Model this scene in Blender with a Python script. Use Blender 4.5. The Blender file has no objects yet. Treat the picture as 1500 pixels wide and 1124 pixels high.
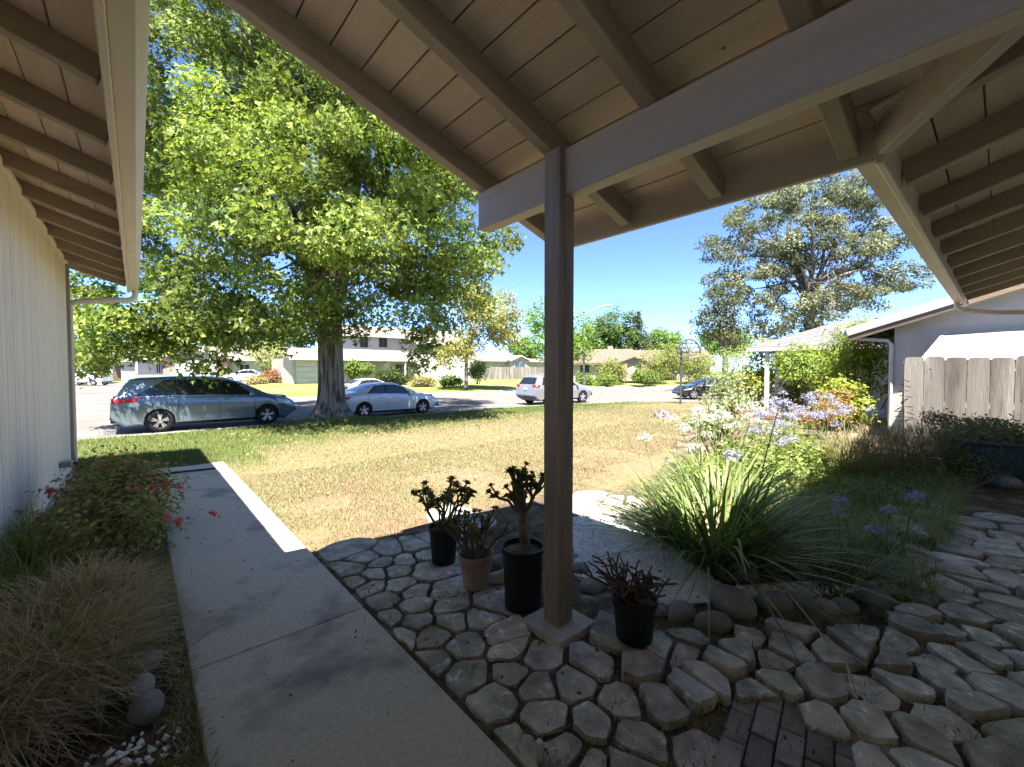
import bpy, math, random
import numpy as np
from mathutils import Vector, Matrix, noise as mnoise

S = bpy.context.scene
R = math.radians
# ------------------------------------------------------------------ camera
EYE = np.array([0.0, 0.0, 1.65]); FPX = 629.0
YAW = math.atan2(550, 629); PITCH = math.atan2(19, 629)
cam = bpy.data.objects.new('camera', bpy.data.cameras.new('camera'))
S.collection.objects.link(cam)
cam.location = EYE; cam.rotation_euler = (math.pi / 2 - PITCH, 0, -YAW)
cam.data.sensor_width = 36; cam.data.lens = FPX / 1500 * 36
cam.data.clip_start = 0.02; cam.data.clip_end = 3000
S.camera = cam
# ------------------------------------------------------------------ sky and sun
SUNV = Vector((-0.285, -0.39, 1.0)).normalized()
wd = bpy.data.worlds.new('World'); S.world = wd; wd.use_nodes = True
nt = wd.node_tree; bg = nt.nodes['Background']
sky = nt.nodes.new('ShaderNodeTexSky'); sky.sky_type = 'NISHITA'; sky.sun_disc = False
sky.sun_elevation = math.asin(SUNV.z); sky.sun_rotation = math.atan2(SUNV.x, SUNV.y)
sky.air_density = 0.45; sky.dust_density = 0.0; sky.ozone_density = 5.0; sky.altitude = 3000
nt.links.new(sky.outputs[0], bg.inputs[0]); bg.inputs[1].default_value = 0.056
sun = bpy.data.objects.new('sun', bpy.data.lights.new('sun', 'SUN'))
S.collection.objects.link(sun); sun.data.energy = 2.0; sun.data.angle = R(0.53)
sun.data.color = (1.0, 0.955, 0.88); sun.location = (-20, -26, 70)
sun.rotation_euler = SUNV.to_track_quat('Z', 'Y').to_euler()
S.view_settings.view_transform = 'Standard'; S.view_settings.look = 'None'
S.view_settings.exposure = 3.55; S.view_settings.gamma = 1.0
S.view_settings.use_curve_mapping = False
S.cycles.max_bounces = 8; S.cycles.diffuse_bounces = 7; S.cycles.transparent_max_bounces = 8
S.cycles.use_denoising = True

# ------------------------------------------------------------------ geometry of the place read from the photograph
_f = np.array([math.sin(YAW) * math.cos(PITCH), math.cos(YAW) * math.cos(PITCH), -math.sin(PITCH)])
_r = np.array([math.cos(YAW), -math.sin(YAW), 0.0]); _u = np.cross(_r, _f)
def ray(x, y): return _f + _r * (x - 750) / FPX - _u * (y - 562) / FPX
def gz(x, y, z=0.0):
    d = ray(x, y); return EYE + d * (z - EYE[2]) / d[2]
def gx(x, y, X):
    d = ray(x, y); return EYE + d * (X / d[0])
def gy(x, y, Y):
    d = ray(x, y); return EYE + d * (Y / d[1])
def gd(x, y, D): return EYE + D * ray(x, y)

# ------------------------------------------------------------------ helpers
def link(o, parent=None):
    S.collection.objects.link(o)
    if parent is not None: o.parent = parent
    return o
def org(o):
    v = Vector((0, 0, 0))
    while o is not None: v += o.location; o = o.parent
    return v
def tag(o, label=None, cat=None, group=None, kind=None):
    if label: o['label'] = label
    if cat: o['category'] = cat
    if group: o['group'] = group
    if kind: o['kind'] = kind
    return o
def empty(name, loc, label=None, cat=None, group=None, kind=None, parent=None):
    o = bpy.data.objects.new(name, None); o.empty_display_size = 0.1
    link(o, parent); o.location = Vector(loc) - (org(parent) if parent else Vector((0, 0, 0)))
    return tag(o, label, cat, group, kind)

def np_mesh(name, V, F, mat, parent=None, col=None, smooth=False, origin=None, local=False):
    """V (n,3), F (m,k) constant k"""
    V = np.asarray(V, np.float32).copy(); F = np.asarray(F, np.int32)
    if not local:
        o3 = np.array(org(parent) if parent else (origin if origin is not None else (0, 0, 0)), np.float32)
        V -= o3
    me = bpy.data.meshes.new(name); m, k = F.shape
    me.vertices.add(len(V)); me.vertices.foreach_set('co', V.ravel())
    me.loops.add(m * k); me.loops.foreach_set('vertex_index', F.ravel())
    me.polygons.add(m); me.polygons.foreach_set('loop_start', np.arange(m, dtype=np.int32) * k)
    me.polygons.foreach_set('loop_total', np.full(m, k, np.int32))
    if smooth: me.polygons.foreach_set('use_smooth', np.ones(m, bool))
    me.update(calc_edges=True)
    if col is not None:
        a = me.color_attributes.new('col', 'FLOAT_COLOR', 'POINT')
        c = np.ones((len(V), 4), np.float32); c[:, :3] = col
        a.data.foreach_set('color', c.ravel())
    me.materials.append(mat)
    o = bpy.data.objects.new(name, me); link(o, parent)
    if origin is not None and parent is None and not local: o.location = origin
    return o

class MB:
    def __init__(self): self.v = []; self.f = []
    def add(self, vs, fs):
        n = len(self.v); self.v.extend([tuple(map(float, p)) for p in vs])
        self.f.extend([tuple(i + n for i in f) for f in fs]); return self
    def obox(self, c, ax, h, ch=0.0):
        """oriented box: centre, three unit axes, half sizes, chamfer"""
        c = np.array(c, float); ax = np.array(ax, float); h = np.array(h, float)
        vs = []; fs = []
        if ch <= 0:
            idx = {}
            for s in [(a, b, d) for a in (-1, 1) for b in (-1, 1) for d in (-1, 1)]:
                idx[s] = len(vs); vs.append(c + (np.array(s) * h) @ ax)
            for k in range(3):
                i, j = (k + 1) % 3, (k + 2) % 3
                for s in (-1, 1):
                    q = []
                    for a, b in ((-1, -1), (1, -1), (1, 1), (-1, 1)):
                        t = [0, 0, 0]; t[k] = s; t[i] = a; t[j] = b; q.append(idx[tuple(t)])
                    fs.append(q)
        else:
            idx = {}
            for s in [(a, b, d) for a in (-1, 1) for b in (-1, 1) for d in (-1, 1)]:
                for k in range(3):
                    hh = h - ch; hh[k] = h[k]
                    idx[s + (k,)] = len(vs); vs.append(c + (np.array(s) * hh) @ ax)
            for k in range(3):
                i, j = (k + 1) % 3, (k + 2) % 3
                for s in (-1, 1):
                    q = []
                    for a, b in ((-1, -1), (1, -1), (1, 1), (-1, 1)):
                        t = [0, 0, 0]; t[k] = s; t[i] = a; t[j] = b; q.append(idx[tuple(t) + (k,)])
                    fs.append(q)
                for a in (-1, 1):
                    for b in (-1, 1):
                        t0 = [0, 0, 0]; t1 = [0, 0, 0]
                        t0[k] = -1; t1[k] = 1; t0[i] = t1[i] = a; t0[j] = t1[j] = b
                        fs.append([idx[tuple(t0) + (i,)], idx[tuple(t0) + (j,)], idx[tuple(t1) + (j,)], idx[tuple(t1) + (i,)]])
            for s in [(a, b, d) for a in (-1, 1) for b in (-1, 1) for d in (-1, 1)]:
                fs.append([idx[s + (0,)], idx[s + (1,)], idx[s + (2,)]])
        V = np.array(vs)
        out = []
        for q in fs:
            p = V[q]; n = np.cross(p[1] - p[0], p[2] - p[0])
            out.append(q if n @ (p.mean(0) - c) > 0 else q[::-1])
        return self.add(vs, out)
    def box(self, x0, x1, y0, y1, z0, z1, ch=0.0):
        return self.obox(((x0 + x1) / 2, (y0 + y1) / 2, (z0 + z1) / 2), np.eye(3),
                         (abs(x1 - x0) / 2, abs(y1 - y0) / 2, abs(z1 - z0) / 2), ch)
    def bar(self, a, b, w, h, up=(0, 0, 1), ch=0.0):
        """beam from a to b, width w across, height h along up"""
        a = np.array(a, float); b = np.array(b, float); d = b - a; L = np.linalg.norm(d); d /= L
        s = np.cross(d, up); s /= np.linalg.norm(s); u = np.cross(s, d)
        return self.obox((a + b) / 2, (d, s, u), (L / 2, w / 2, h / 2), ch)
    def tube(self, pts, rad, n=8, cap=True):
        pts = [np.array(p, float) for p in pts]
        if not hasattr(rad, '__len__'): rad = [rad] * len(pts)
        vs = []; fs = []; pu = None
        for i, p in enumerate(pts):
            t = pts[min(i + 1, len(pts) - 1)] - pts[max(i - 1, 0)]
            t /= (np.linalg.norm(t) + 1e-9)
            if pu is None:
                a = np.array((0, 0, 1.0)) if abs(t[2]) < .9 else np.array((1.0, 0, 0))
            else: a = pu
            s = np.cross(t, a); s /= (np.linalg.norm(s) + 1e-9); u = np.cross(s, t); pu = u
            for k in range(n):
                w = 2 * math.pi * k / n
                vs.append(p + rad[i] * (math.cos(w) * s + math.sin(w) * u))
        for i in range(len(pts) - 1):
            for k in range(n):
                a, b = i * n + k, i * n + (k + 1) % n
                fs.append((a, a + n, b + n, b))
        if cap:
            fs.append(tuple(range(n))); e = (len(pts) - 1) * n
            fs.append(tuple(e + k for k in range(n - 1, -1, -1)))
        return self.add(vs, fs)
    def lathe(self, prof, n=24, c=(0, 0, 0), ax=((1, 0, 0), (0, 1, 0), (0, 0, 1)), cap=True):
        c = np.array(c, float); ax = np.array(ax, float); vs = []; fs = []
        for r_, z in prof:
            for k in range(n):
                w = 2 * math.pi * k / n
                vs.append(c + r_ * math.cos(w) * ax[0] + r_ * math.sin(w) * ax[1] + z * ax[2])
        for i in range(len(prof) - 1):
            for k in range(n):
                a, b = i * n + k, i * n + (k + 1) % n
                fs.append((a, b, b + n, a + n))
        if cap:
            fs.append(tuple(range(n - 1, -1, -1))); e = (len(prof) - 1) * n
            fs.append(tuple(e + k for k in range(n)))
        return self.add(vs, fs)
    def prism(self, pts, d):
        """polygon (3d points) extruded by vector d"""
        n = len(pts); a = [np.array(p, float) for p in pts]; d = np.array(d, float)
        self.add(a + [p + d for p in a], [tuple(range(n)), tuple(range(2 * n - 1, n - 1, -1))] +
                 [(i, i + n, (i + 1) % n + n, (i + 1) % n) for i in range(n)])
        return self
    def build(self, name, mat, parent=None, smooth=False, origin=None, fix=False):
        me = bpy.data.meshes.new(name)
        o3 = org(parent) if parent is not None else Vector(origin if origin is not None else (0, 0, 0))
        me.from_pydata([(v[0] - o3.x, v[1] - o3.y, v[2] - o3.z) for v in self.v], [], self.f)
        if fix:
            import bmesh
            b = bmesh.new(); b.from_mesh(me); bmesh.ops.recalc_face_normals(b, faces=b.faces); b.to_mesh(me); b.free()
        if smooth:
            me.polygons.foreach_set('use_smooth', np.ones(len(me.polygons), bool))
            try: me.set_sharp_from_angle(angle=R(smooth if smooth > 1 else 40))
            except Exception: pass
        me.materials.append(mat)
        o = bpy.data.objects.new(name, me); link(o, parent)
        if parent is None and origin is not None: o.location = origin
        return o

def copy_tree(o, parent=None):
    c = o.copy(); S.collection.objects.link(c); c.parent = parent
    for ch in list(o.children): copy_tree(ch, c)
    return c

# ------------------------------------------------------------------ materials
def mat(name, col, col2=None, rough=.75, scale=6., stretch=(1, 1, 1), detail=6, lo=.35, hi=.65, bump=.15, bscale=60.,
        bstretch=None, metal=0., spec=.35, stain=None, sscale=1.2, slo=.5, shi=.7, coat=0., dist=.01, rnd=0.0, alpha=1., knots=None):
    m = bpy.data.materials.new(name); m.use_nodes = True
    n = m.node_tree.nodes; l = m.node_tree.links; b = n['Principled BSDF']
    b.inputs['Roughness'].default_value = rough; b.inputs['Metallic'].default_value = metal
    b.inputs['Specular IOR Level'].default_value = spec if rough < .85 else .08; b.inputs['Coat Weight'].default_value = coat
    b.inputs['Alpha'].default_value = alpha
    tc = n.new('ShaderNodeTexCoord'); oi = n.new('ShaderNodeObjectInfo')
    ad = n.new('ShaderNodeVectorMath'); ad.operation = 'MULTIPLY_ADD'
    l.new(oi.outputs['Random'], ad.inputs[0]); ad.inputs[1].default_value = (37.1, 51.7, 23.3); l.new(tc.outputs['Object'], ad.inputs[2])
    def noise(sc, st, det):
        mp = n.new('ShaderNodeMapping'); mp.inputs['Scale'].default_value = st; l.new(ad.outputs[0], mp.inputs['Vector'])
        x = n.new('ShaderNodeTexNoise'); x.inputs['Scale'].default_value = sc; x.inputs['Detail'].default_value = det
        x.inputs['Roughness'].default_value = .62
        l.new(mp.outputs[0], x.inputs['Vector']); return x.outputs['Fac']
    if col2 is None: col2 = tuple(c * .72 for c in col)
    rp = n.new('ShaderNodeValToRGB'); rp.color_ramp.elements[0].position = lo; rp.color_ramp.elements[1].position = hi
    rp.color_ramp.elements[0].color = (*col2, 1); rp.color_ramp.elements[1].color = (*col, 1)
    l.new(noise(scale, stretch, detail), rp.inputs[0]); out = rp.outputs[0]
    if stain:
        r2 = n.new('ShaderNodeValToRGB'); r2.color_ramp.elements[0].position = slo; r2.color_ramp.elements[1].position = shi
        r2.color_ramp.elements[0].color = (0, 0, 0, 1); r2.color_ramp.elements[1].color = (1, 1, 1, 1)
        l.new(noise(sscale if sscale > .06 else 1.5, stretch, 9), r2.inputs[0])
        mx = n.new('ShaderNodeMix'); mx.data_type = 'RGBA'; l.new(r2.outputs[0], mx.inputs[0]); l.new(out, mx.inputs[6])
        mx.inputs[7].default_value = (*stain, 1); out = mx.outputs[2]
    if knots:
        kc, ks, kr = knots
        mp = n.new('ShaderNodeMapping'); mp.inputs['Scale'].default_value = tuple(.55 + .25 * min(1, s_) for s_ in stretch); l.new(ad.outputs[0], mp.inputs['Vector'])
        vo = n.new('ShaderNodeTexVoronoi'); vo.inputs['Scale'].default_value = ks; l.new(mp.outputs[0], vo.inputs['Vector'])
        r3 = n.new('ShaderNodeValToRGB'); r3.color_ramp.elements[0].position = kr * .5; r3.color_ramp.elements[1].position = kr
        r3.color_ramp.elements[0].color = (1, 1, 1, 1); r3.color_ramp.elements[1].color = (0, 0, 0, 1); l.new(vo.outputs['Distance'], r3.inputs[0])
        mk = n.new('ShaderNodeMix'); mk.data_type = 'RGBA'; l.new(r3.outputs[0], mk.inputs[0]); l.new(out, mk.inputs[6]); mk.inputs[7].default_value = (*kc, 1); out = mk.outputs[2]
    if rnd > 0:
        hs = n.new('ShaderNodeHueSaturation'); mr = n.new('ShaderNodeMapRange')
        mr.inputs[3].default_value = 1 - rnd; mr.inputs[4].default_value = 1 + rnd
        l.new(oi.outputs['Random'], mr.inputs[0]); l.new(mr.outputs[0], hs.inputs['Value']); l.new(out, hs.inputs['Color']); out = hs.outputs[0]
    l.new(out, b.inputs['Base Color'])
    if bump > 0:
        bp = n.new('ShaderNodeBump'); bp.inputs['Strength'].default_value = bump; bp.inputs['Distance'].default_value = dist
        l.new(noise(bscale, bstretch or stretch, 5), bp.inputs['Height']); l.new(bp.outputs[0], b.inputs['Normal'])
    return m
def leafmat(name, trans=.35, rough=.45, spec=.3):
    m = bpy.data.materials.new(name); m.use_nodes = True
    n = m.node_tree.nodes; l = m.node_tree.links; b = n['Principled BSDF']; o = n['Material Output']
    b.inputs['Roughness'].default_value = rough; b.inputs['Specular IOR Level'].default_value = spec
    a = n.new('ShaderNodeVertexColor'); a.layer_name = 'col'
    t = n.new('ShaderNodeBsdfTranslucent'); mx = n.new('ShaderNodeMixShader'); mx.inputs[0].default_value = trans
    g = n.new('ShaderNodeMix'); g.data_type = 'RGBA'; g.blend_type = 'MULTIPLY'; g.inputs[0].default_value = 1
    g.inputs[7].default_value = (1.25, 1.3, .6, 1)
    l.new(a.outputs[0], b.inputs['Base Color']); l.new(a.outputs[0], g.inputs[6]); l.new(g.outputs[2], t.inputs['Color'])
    l.new(b.outputs[0], mx.inputs[1]); l.new(t.outputs[0], mx.inputs[2]); l.new(mx.outputs[0], o.inputs['Surface'])
    return m
def plain(name, col, rough=.5, metal=0., spec=.5, coat=0., trans=0., alpha=1.):
    m = bpy.data.materials.new(name); m.use_nodes = True; b = m.node_tree.nodes['Principled BSDF']
    b.inputs['Base Color'].default_value = (*col, 1); b.inputs['Roughness'].default_value = rough
    b.inputs['Metallic'].default_value = metal; b.inputs['Specular IOR Level'].default_value = spec
    b.inputs['Coat Weight'].default_value = coat; b.inputs['Transmission Weight'].default_value = trans
    b.inputs['Alpha'].default_value = alpha
    return m
G = {}
tan = (.36, .295, .225)
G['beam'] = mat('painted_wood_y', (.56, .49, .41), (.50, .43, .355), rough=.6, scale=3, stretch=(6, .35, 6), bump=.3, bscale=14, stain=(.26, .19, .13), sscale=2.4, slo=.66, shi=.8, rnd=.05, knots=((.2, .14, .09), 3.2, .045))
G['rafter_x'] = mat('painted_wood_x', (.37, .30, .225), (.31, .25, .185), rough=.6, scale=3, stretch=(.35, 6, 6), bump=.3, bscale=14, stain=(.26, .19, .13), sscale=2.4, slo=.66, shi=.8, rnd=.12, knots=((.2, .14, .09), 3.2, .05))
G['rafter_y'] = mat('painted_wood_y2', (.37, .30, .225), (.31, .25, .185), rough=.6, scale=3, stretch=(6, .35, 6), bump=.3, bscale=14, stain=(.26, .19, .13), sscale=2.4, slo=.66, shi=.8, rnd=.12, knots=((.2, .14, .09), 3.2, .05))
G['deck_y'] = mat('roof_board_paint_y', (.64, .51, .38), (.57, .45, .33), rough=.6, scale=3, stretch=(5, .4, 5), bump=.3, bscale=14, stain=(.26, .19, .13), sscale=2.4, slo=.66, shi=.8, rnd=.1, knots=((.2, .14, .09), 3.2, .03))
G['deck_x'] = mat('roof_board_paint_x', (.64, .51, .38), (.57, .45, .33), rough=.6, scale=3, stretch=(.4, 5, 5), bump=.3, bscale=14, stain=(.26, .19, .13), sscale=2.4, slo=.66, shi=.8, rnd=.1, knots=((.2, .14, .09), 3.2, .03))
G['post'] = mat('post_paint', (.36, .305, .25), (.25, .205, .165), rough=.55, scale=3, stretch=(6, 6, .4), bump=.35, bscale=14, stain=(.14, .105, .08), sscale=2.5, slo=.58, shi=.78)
G['siding'] = mat('siding_paint', (.82, .76, .65), (.75, .685, .575), rough=.7, scale=2.2, stretch=(4, 4, .35), bump=.4, bscale=22, stain=(.5, .44, .355), sscale=1.8, slo=.6, shi=.85, rnd=.05)
G['gutter'] = mat('gutter_paint', (.70, .61, .48), (.64, .55, .43), rough=.45, scale=2, bump=.03, bscale=8, stain=(.45, .36, .26), sscale=1.6, slo=.66, shi=.85)
G['shingle'] = mat('roof_shingle', (.17, .165, .16), (.09, .088, .085), rough=.95, scale=7, bump=.6, bscale=60, lo=.3, hi=.7, rnd=.1)
G['shingle2'] = mat('roof_shingle_brown', (.20, .155, .12), (.11, .085, .065), rough=.95, scale=3, bump=.6, bscale=30, lo=.3, hi=.7)
G['shingle3'] = mat('roof_shingle_beige', (.24, .20, .17), (.16, .13, .11), rough=.95, scale=3, bump=.6, bscale=30, lo=.3, hi=.7)
G['concrete'] = mat('concrete', (.58, .535, .46), (.41, .38, .33), rough=.9, scale=42, detail=8, bump=.9, bscale=190, lo=.28, hi=.66, stain=(.26, .245, .225), sscale=.055, slo=.52, shi=.66, dist=.005, knots=((.16, .15, .14), 5.5, .035))
G['kerb'] = mat('kerb_concrete', (0.390, 0.375, 0.345), (0.315, 0.300, 0.277), rough=.9, scale=1.5, bump=.2, bscale=40, stain=(0.225, 0.210, 0.188), sscale=.5)
G['asphalt'] = mat('asphalt', (0.188, 0.172, 0.156), (0.140, 0.128, 0.116), rough=.9, scale=.5, bump=.4, bscale=90, stain=(0.096, 0.088, 0.080), sscale=.13, slo=.55, shi=.75)
G['soil'] = mat('soil', (0.150, 0.111, 0.078), (0.065, 0.048, 0.035), rough=.95, scale=5, bump=.8, bscale=35, dist=.03, stain=(0.260, 0.221, 0.156), sscale=2.5)
G['lawn'] = mat('lawn_ground', (.46, .36, .19), (.33, .25, .13), rough=.95, scale=1.6, bump=.8, bscale=70, dist=.02, stain=(.30, .21, .14), sscale=.8, slo=.58, shi=.75)
G['farlawn'] = mat('far_lawn', (0.200, 0.240, 0.068), (0.120, 0.168, 0.040), rough=.95, scale=.5, bump=.9, bscale=9, dist=.06, stain=(0.288, 0.264, 0.104), sscale=.12, slo=.5, shi=.7)
G['ground'] = mat('ground_far', (.22, .24, .1), (.16, .17, .08), rough=.95, scale=.05, bump=.2, bscale=.5)
G['stone'] = mat('flagstone', (.55, .51, .435), (.27, .25, .215), rough=.9, scale=6.5, detail=10, bump=.9, bscale=34, lo=.36, hi=.62, stain=(.68, .665, .62), sscale=13, slo=.60, shi=.66, dist=.014, rnd=.25)
G['cobble'] = mat('river_stone', (.30, .28, .255), (.19, .18, .165), rough=.75, scale=4, detail=9, bump=.3, bscale=40, stain=(.42, .40, .375), sscale=5, slo=.58, shi=.7, rnd=.28)
G['pebble'] = mat('white_pebble', (.88, .87, .84), (.70, .69, .66), rough=.8, scale=9, bump=.1, bscale=60, lo=.3, hi=.6)
G['brick'] = mat('paver_brick', (.30, .26, .235), (.19, .165, .15), rough=.9, scale=5, bump=.6, bscale=45, stain=(.36, .345, .32), sscale=4, rnd=.2)
G['black_plastic'] = mat('black_plastic', (.014, .014, .015), (.009, .009, .009), rough=.5, scale=5, bump=.05, bscale=20, stain=(.05, .045, .04), sscale=6, slo=.62, shi=.8)
G['terracotta'] = mat('tan_clay', (.40, .29, .215), (.31, .22, .16), rough=.8, scale=5, bump=.15, bscale=30, stain=(.46, .41, .35), sscale=4)
G['bark'] = mat('bark', (.30, .262, .22), (.075, .062, .05), rough=.95, scale=5.5, stretch=(1.8, 1.8, .16), bump=1., bscale=7, dist=.12, lo=.40, hi=.58)
G['bark2'] = mat('bark_pale', (.24, .2, .165), (.12, .1, .08), rough=.95, scale=5, stretch=(1, 1, .4), bump=.7, bscale=9, dist=.04)
G['twig'] = mat('twig', (.17, .12, .085), (.1, .07, .05), rough=.9, scale=9, bump=.3, bscale=40)
G['succ_stem'] = mat('succulent_stem', (.22, .18, .135), (.13, .1, .075), rough=.8, scale=14, bump=.4, bscale=60)
G['fence'] = mat('weathered_board', (.38, .345, .305), (.165, .145, .125), rough=.9, scale=3.2, stretch=(3, 3, .25), bump=.8, bscale=16, lo=.34, hi=.62, stain=(.07, .056, .046), sscale=1.6, slo=.46, shi=.72, rnd=.2, knots=((.05, .035, .025), 4.5, .06))
G['stucco'] = mat('stucco', (.50, .475, .44), (.42, .40, .37), rough=.95, scale=1.5, bump=.7, bscale=70, stain=(.35, .32, .29), sscale=.8, slo=.55, shi=.75)
G['stucco2'] = mat('stucco_beige', (.42, .375, .315), (.36, .32, .27), rough=.95, scale=1, bump=.4, bscale=30)
G['white'] = mat('white_paint', (.52, .505, .475), (.44, .425, .40), rough=.5, scale=2, bump=.05, bscale=20, stain=(.36, .32, .28), sscale=1.2, slo=.6, shi=.85)
G['dark'] = plain('dark_recess', (.02, .018, .016), .9)
G['glass'] = plain('window_glass', (.03, .04, .05), .05, spec=.8)
G['trimbrown'] = mat('brown_trim', (.16, .12, .09), rough=.7, scale=3, bump=.1)
G['brickwall'] = mat('brick_veneer', (.45, .30, .24), (.32, .2, .16), rough=.9, scale=6, bump=.3)
G['leaf'] = leafmat('leaf', .36, .6, .15)
G['gravel'] = mat('gravel_base', (.80, .79, .76), (.52, .51, .48), rough=.9, scale=60, bump=1., bscale=75, dist=.015, lo=.36, hi=.52)
G['needle'] = leafmat('needle', .15, .6, .2)
G['blade'] = leafmat('blade', .3, .5, .3)
G['dry'] = leafmat('dry_blade', .2, .8, .1)
G['petal'] = leafmat('petal', .3, .7, .1)
# ------------------------------------------------------------------ vegetation builders
def rngs(s): return np.random.default_rng(s)
def unit(a): return a / (np.linalg.norm(a, axis=-1, keepdims=True) + 1e-9)
LEAF = {  # 2d outline (x across, y along), triangles
    'star': (np.array([(0, 0), (-.52, .30), (-.16, .44), (0, 1), (.16, .44), (.52, .30)]), [(0, 2, 1), (0, 4, 2), (2, 4, 3), (0, 5, 4)]),
    'oval': (np.array([(0, 0), (-.28, .45), (0, 1), (.28, .45)]), [(0, 2, 1), (0, 3, 2)]),
    'lance': (np.array([(0, 0), (-.13, .45), (0, 1), (.13, .45)]), [(0, 2, 1), (0, 3, 2)]),
    'round': (np.array([(0, 0), (-.4, .3), (-.36, .75), (0, 1), (.36, .75), (.4, .3)]), [(0, 2, 1), (0, 3, 2), (0, 4, 3), (0, 5, 4)]),
}
def leaves(P, size, rng, shape='oval', up=.5, droop=.3, out=None):
    """one flat leaf per point; returns V, F"""
    T, tri = LEAF[shape]; N = len(P); k = len(T)
    nrm = rng.normal(size=(N, 3)); nrm[:, 2] += up * 2
    if out is not None: nrm += out * 1.2
    nrm = unit(nrm)
    d = rng.normal(size=(N, 3)); d[:, 2] -= droop * 2
    if out is not None: d += out * .8
    d = unit(d - nrm * (d * nrm).sum(1, keepdims=True)); s = np.cross(d, nrm)
    sz = size * rng.uniform(.5, 1.4, N)
    V = P[:, None, :] + sz[:, None, None] * (T[None, :, 0, None] * s[:, None, :] + (T[None, :, 1, None] - .4) * d[:, None, :])
    # slight cupping of the blade
    V += (sz[:, None] * (T[None, :, 0] ** 2) * .6)[:, :, None] * nrm[:, None, :]
    F = (np.arange(N)[:, None, None] * k + np.array(tri)[None]).reshape(-1, 3)
    return V.reshape(-1, 3), F, k
def leafcol(N, k, cols, rng, var=.18, w=None):
    cols = np.array(cols); i = rng.choice(len(cols), N, p=w)
    c = cols[i] * rng.uniform(1 - var, 1 + var, (N, 1)) * rng.uniform(.93, 1.07, (N, 3))
    return np.repeat(c, k, axis=0)
def shell_pts(lobes, n, rng, inner=.55, squash=None):
    """points in the outer part of several ellipsoids"""
    w = np.array([np.prod(l[1]) ** (2 / 3) for l in lobes]); w /= w.sum()
    i = rng.choice(len(lobes), n, p=w)
    d = unit(rng.normal(size=(n, 3))); r_ = (rng.uniform(inner ** 3, 1, n)) ** (1 / 3)
    C = np.array([l[0] for l in lobes])[i]; A = np.array([l[1] for l in lobes])[i]
    return C + d * A * r_[:, None], d
def cloud(name, mt, parent, lobes, nclump, per, sigma, size, cols, seed, shape='oval', inner=.55, up=.5, droop=.3, var=.18, w=None, zmin=None, clumpvar=.22, asp=.7, spread=0.0):
    rng = rngs(seed)
    cc, dd = shell_pts(lobes, nclump * (6 if spread else 1), rng, inner)
    if spread:      # boughs kept apart so that gaps and shade open between them
        keep = []
        for i in range(len(cc)):
            if not keep or np.min(np.linalg.norm((cc[keep] - cc[i]) * (1, 1, 1.35), axis=1)) > spread: keep.append(i)
            if len(keep) >= nclump: break
        cc = cc[keep]; dd = dd[keep]; nclump = len(keep)
    if spread:
        e_ = unit(rng.normal(size=(nclump * per, 3))) * (rng.uniform(.25, 1, (nclump * per, 1)) ** .45) * sigma * np.array((1, 1, asp)) * np.repeat(rng.uniform(.7, 1.25, (nclump, 1)), per, 0)
        e_[:, 2] -= .35 * (e_[:, 0] ** 2 + e_[:, 1] ** 2) / sigma
        P = np.repeat(cc, per, 0) + e_ + rng.normal(size=e_.shape) * .07
    else: P = np.repeat(cc, per, 0) + rng.normal(size=(nclump * per, 3)) * sigma * np.array((1, 1, asp))
    D = np.repeat(dd, per, 0)
    cv = np.repeat(rng.uniform(1 - clumpvar, 1 + clumpvar, nclump), per)
    if zmin is not None:
        k = P[:, 2] > zmin; P = P[k]; D = D[k]; cv = cv[k]
    V, F, k = leaves(P, size, rng, shape, up, droop, D)
    c = leafcol(len(P), k, cols, rng, var, w) * np.repeat(cv, k)[:, None]
    return np_mesh(name, V, F, mt, parent, c), cc
def blades(root, ang, length, width, lean, bend, rng, seg=4, cols=((.1, .2, .04),), tipcol=None, var=.2, fold=0.0):
    """curved tapering strips; all args arrays of N"""
    N = len(root); s = np.linspace(0, 1, seg + 1)
    h = np.stack([np.cos(ang), np.sin(ang), np.zeros(N)], 1); side = np.stack([-np.sin(ang), np.cos(ang), np.zeros(N)], 1)
    hor = (lean[:, None] * s + bend[:, None] * s ** 2) * length[:, None]
    ver = (s[None] * np.sqrt(np.maximum(.05, 1 - lean[:, None] ** 2)) - (bend[:, None] ** 1.0) * .75 * s[None] ** 2.2) * length[:, None]
    C = root[:, None, :] + hor[:, :, None] * h[:, None, :] + ver[:, :, None] * np.array((0, 0, 1.0))
    wd_ = width[:, None] * (1 - s[None] ** 2.2) * .5 + width[:, None] * .02
    V = np.stack([C - side[:, None] * wd_[:, :, None], C + side[:, None] * wd_[:, :, None]], 2)  # N,seg+1,2,3
    k = (seg + 1) * 2
    q = np.array([(2 * i, 2 * i + 1, 2 * i + 3, 2 * i + 2) for i in range(seg)])
    F = (np.arange(N)[:, None, None] * k + q[None]).reshape(-1, 4)
    c = leafcol(N, k, cols, rng, var)
    if tipcol is not None:
        t = np.tile(np.repeat(s ** 1.5, 2), N)[:, None]; c = c * (1 - t) + np.array(tipcol) * t
    return V.reshape(-1, 3), F, c
def merge(parts):
    V = []; F = []; C = []; n = 0
    for v, f, c in parts:
        V.append(v); F.append(f + n); C.append(c); n += len(v)
    return np.concatenate(V), np.concatenate(F), np.concatenate(C)
def curve(a, b, rng, wob=.08, n=6, sag=0.0):
    a = np.array(a, float); b = np.array(b, float); L = np.linalg.norm(b - a); off = rng.normal(size=(2, 3)) * wob * L
    out = []
    for i in range(n + 1):
        t = i / n; p = a * (1 - t) + b * t + off[0] * math.sin(math.pi * t) + off[1] * math.sin(2 * math.pi * t) * .5
        p[2] += sag * L * math.sin(math.pi * t); out.append(p)
    return out
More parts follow.
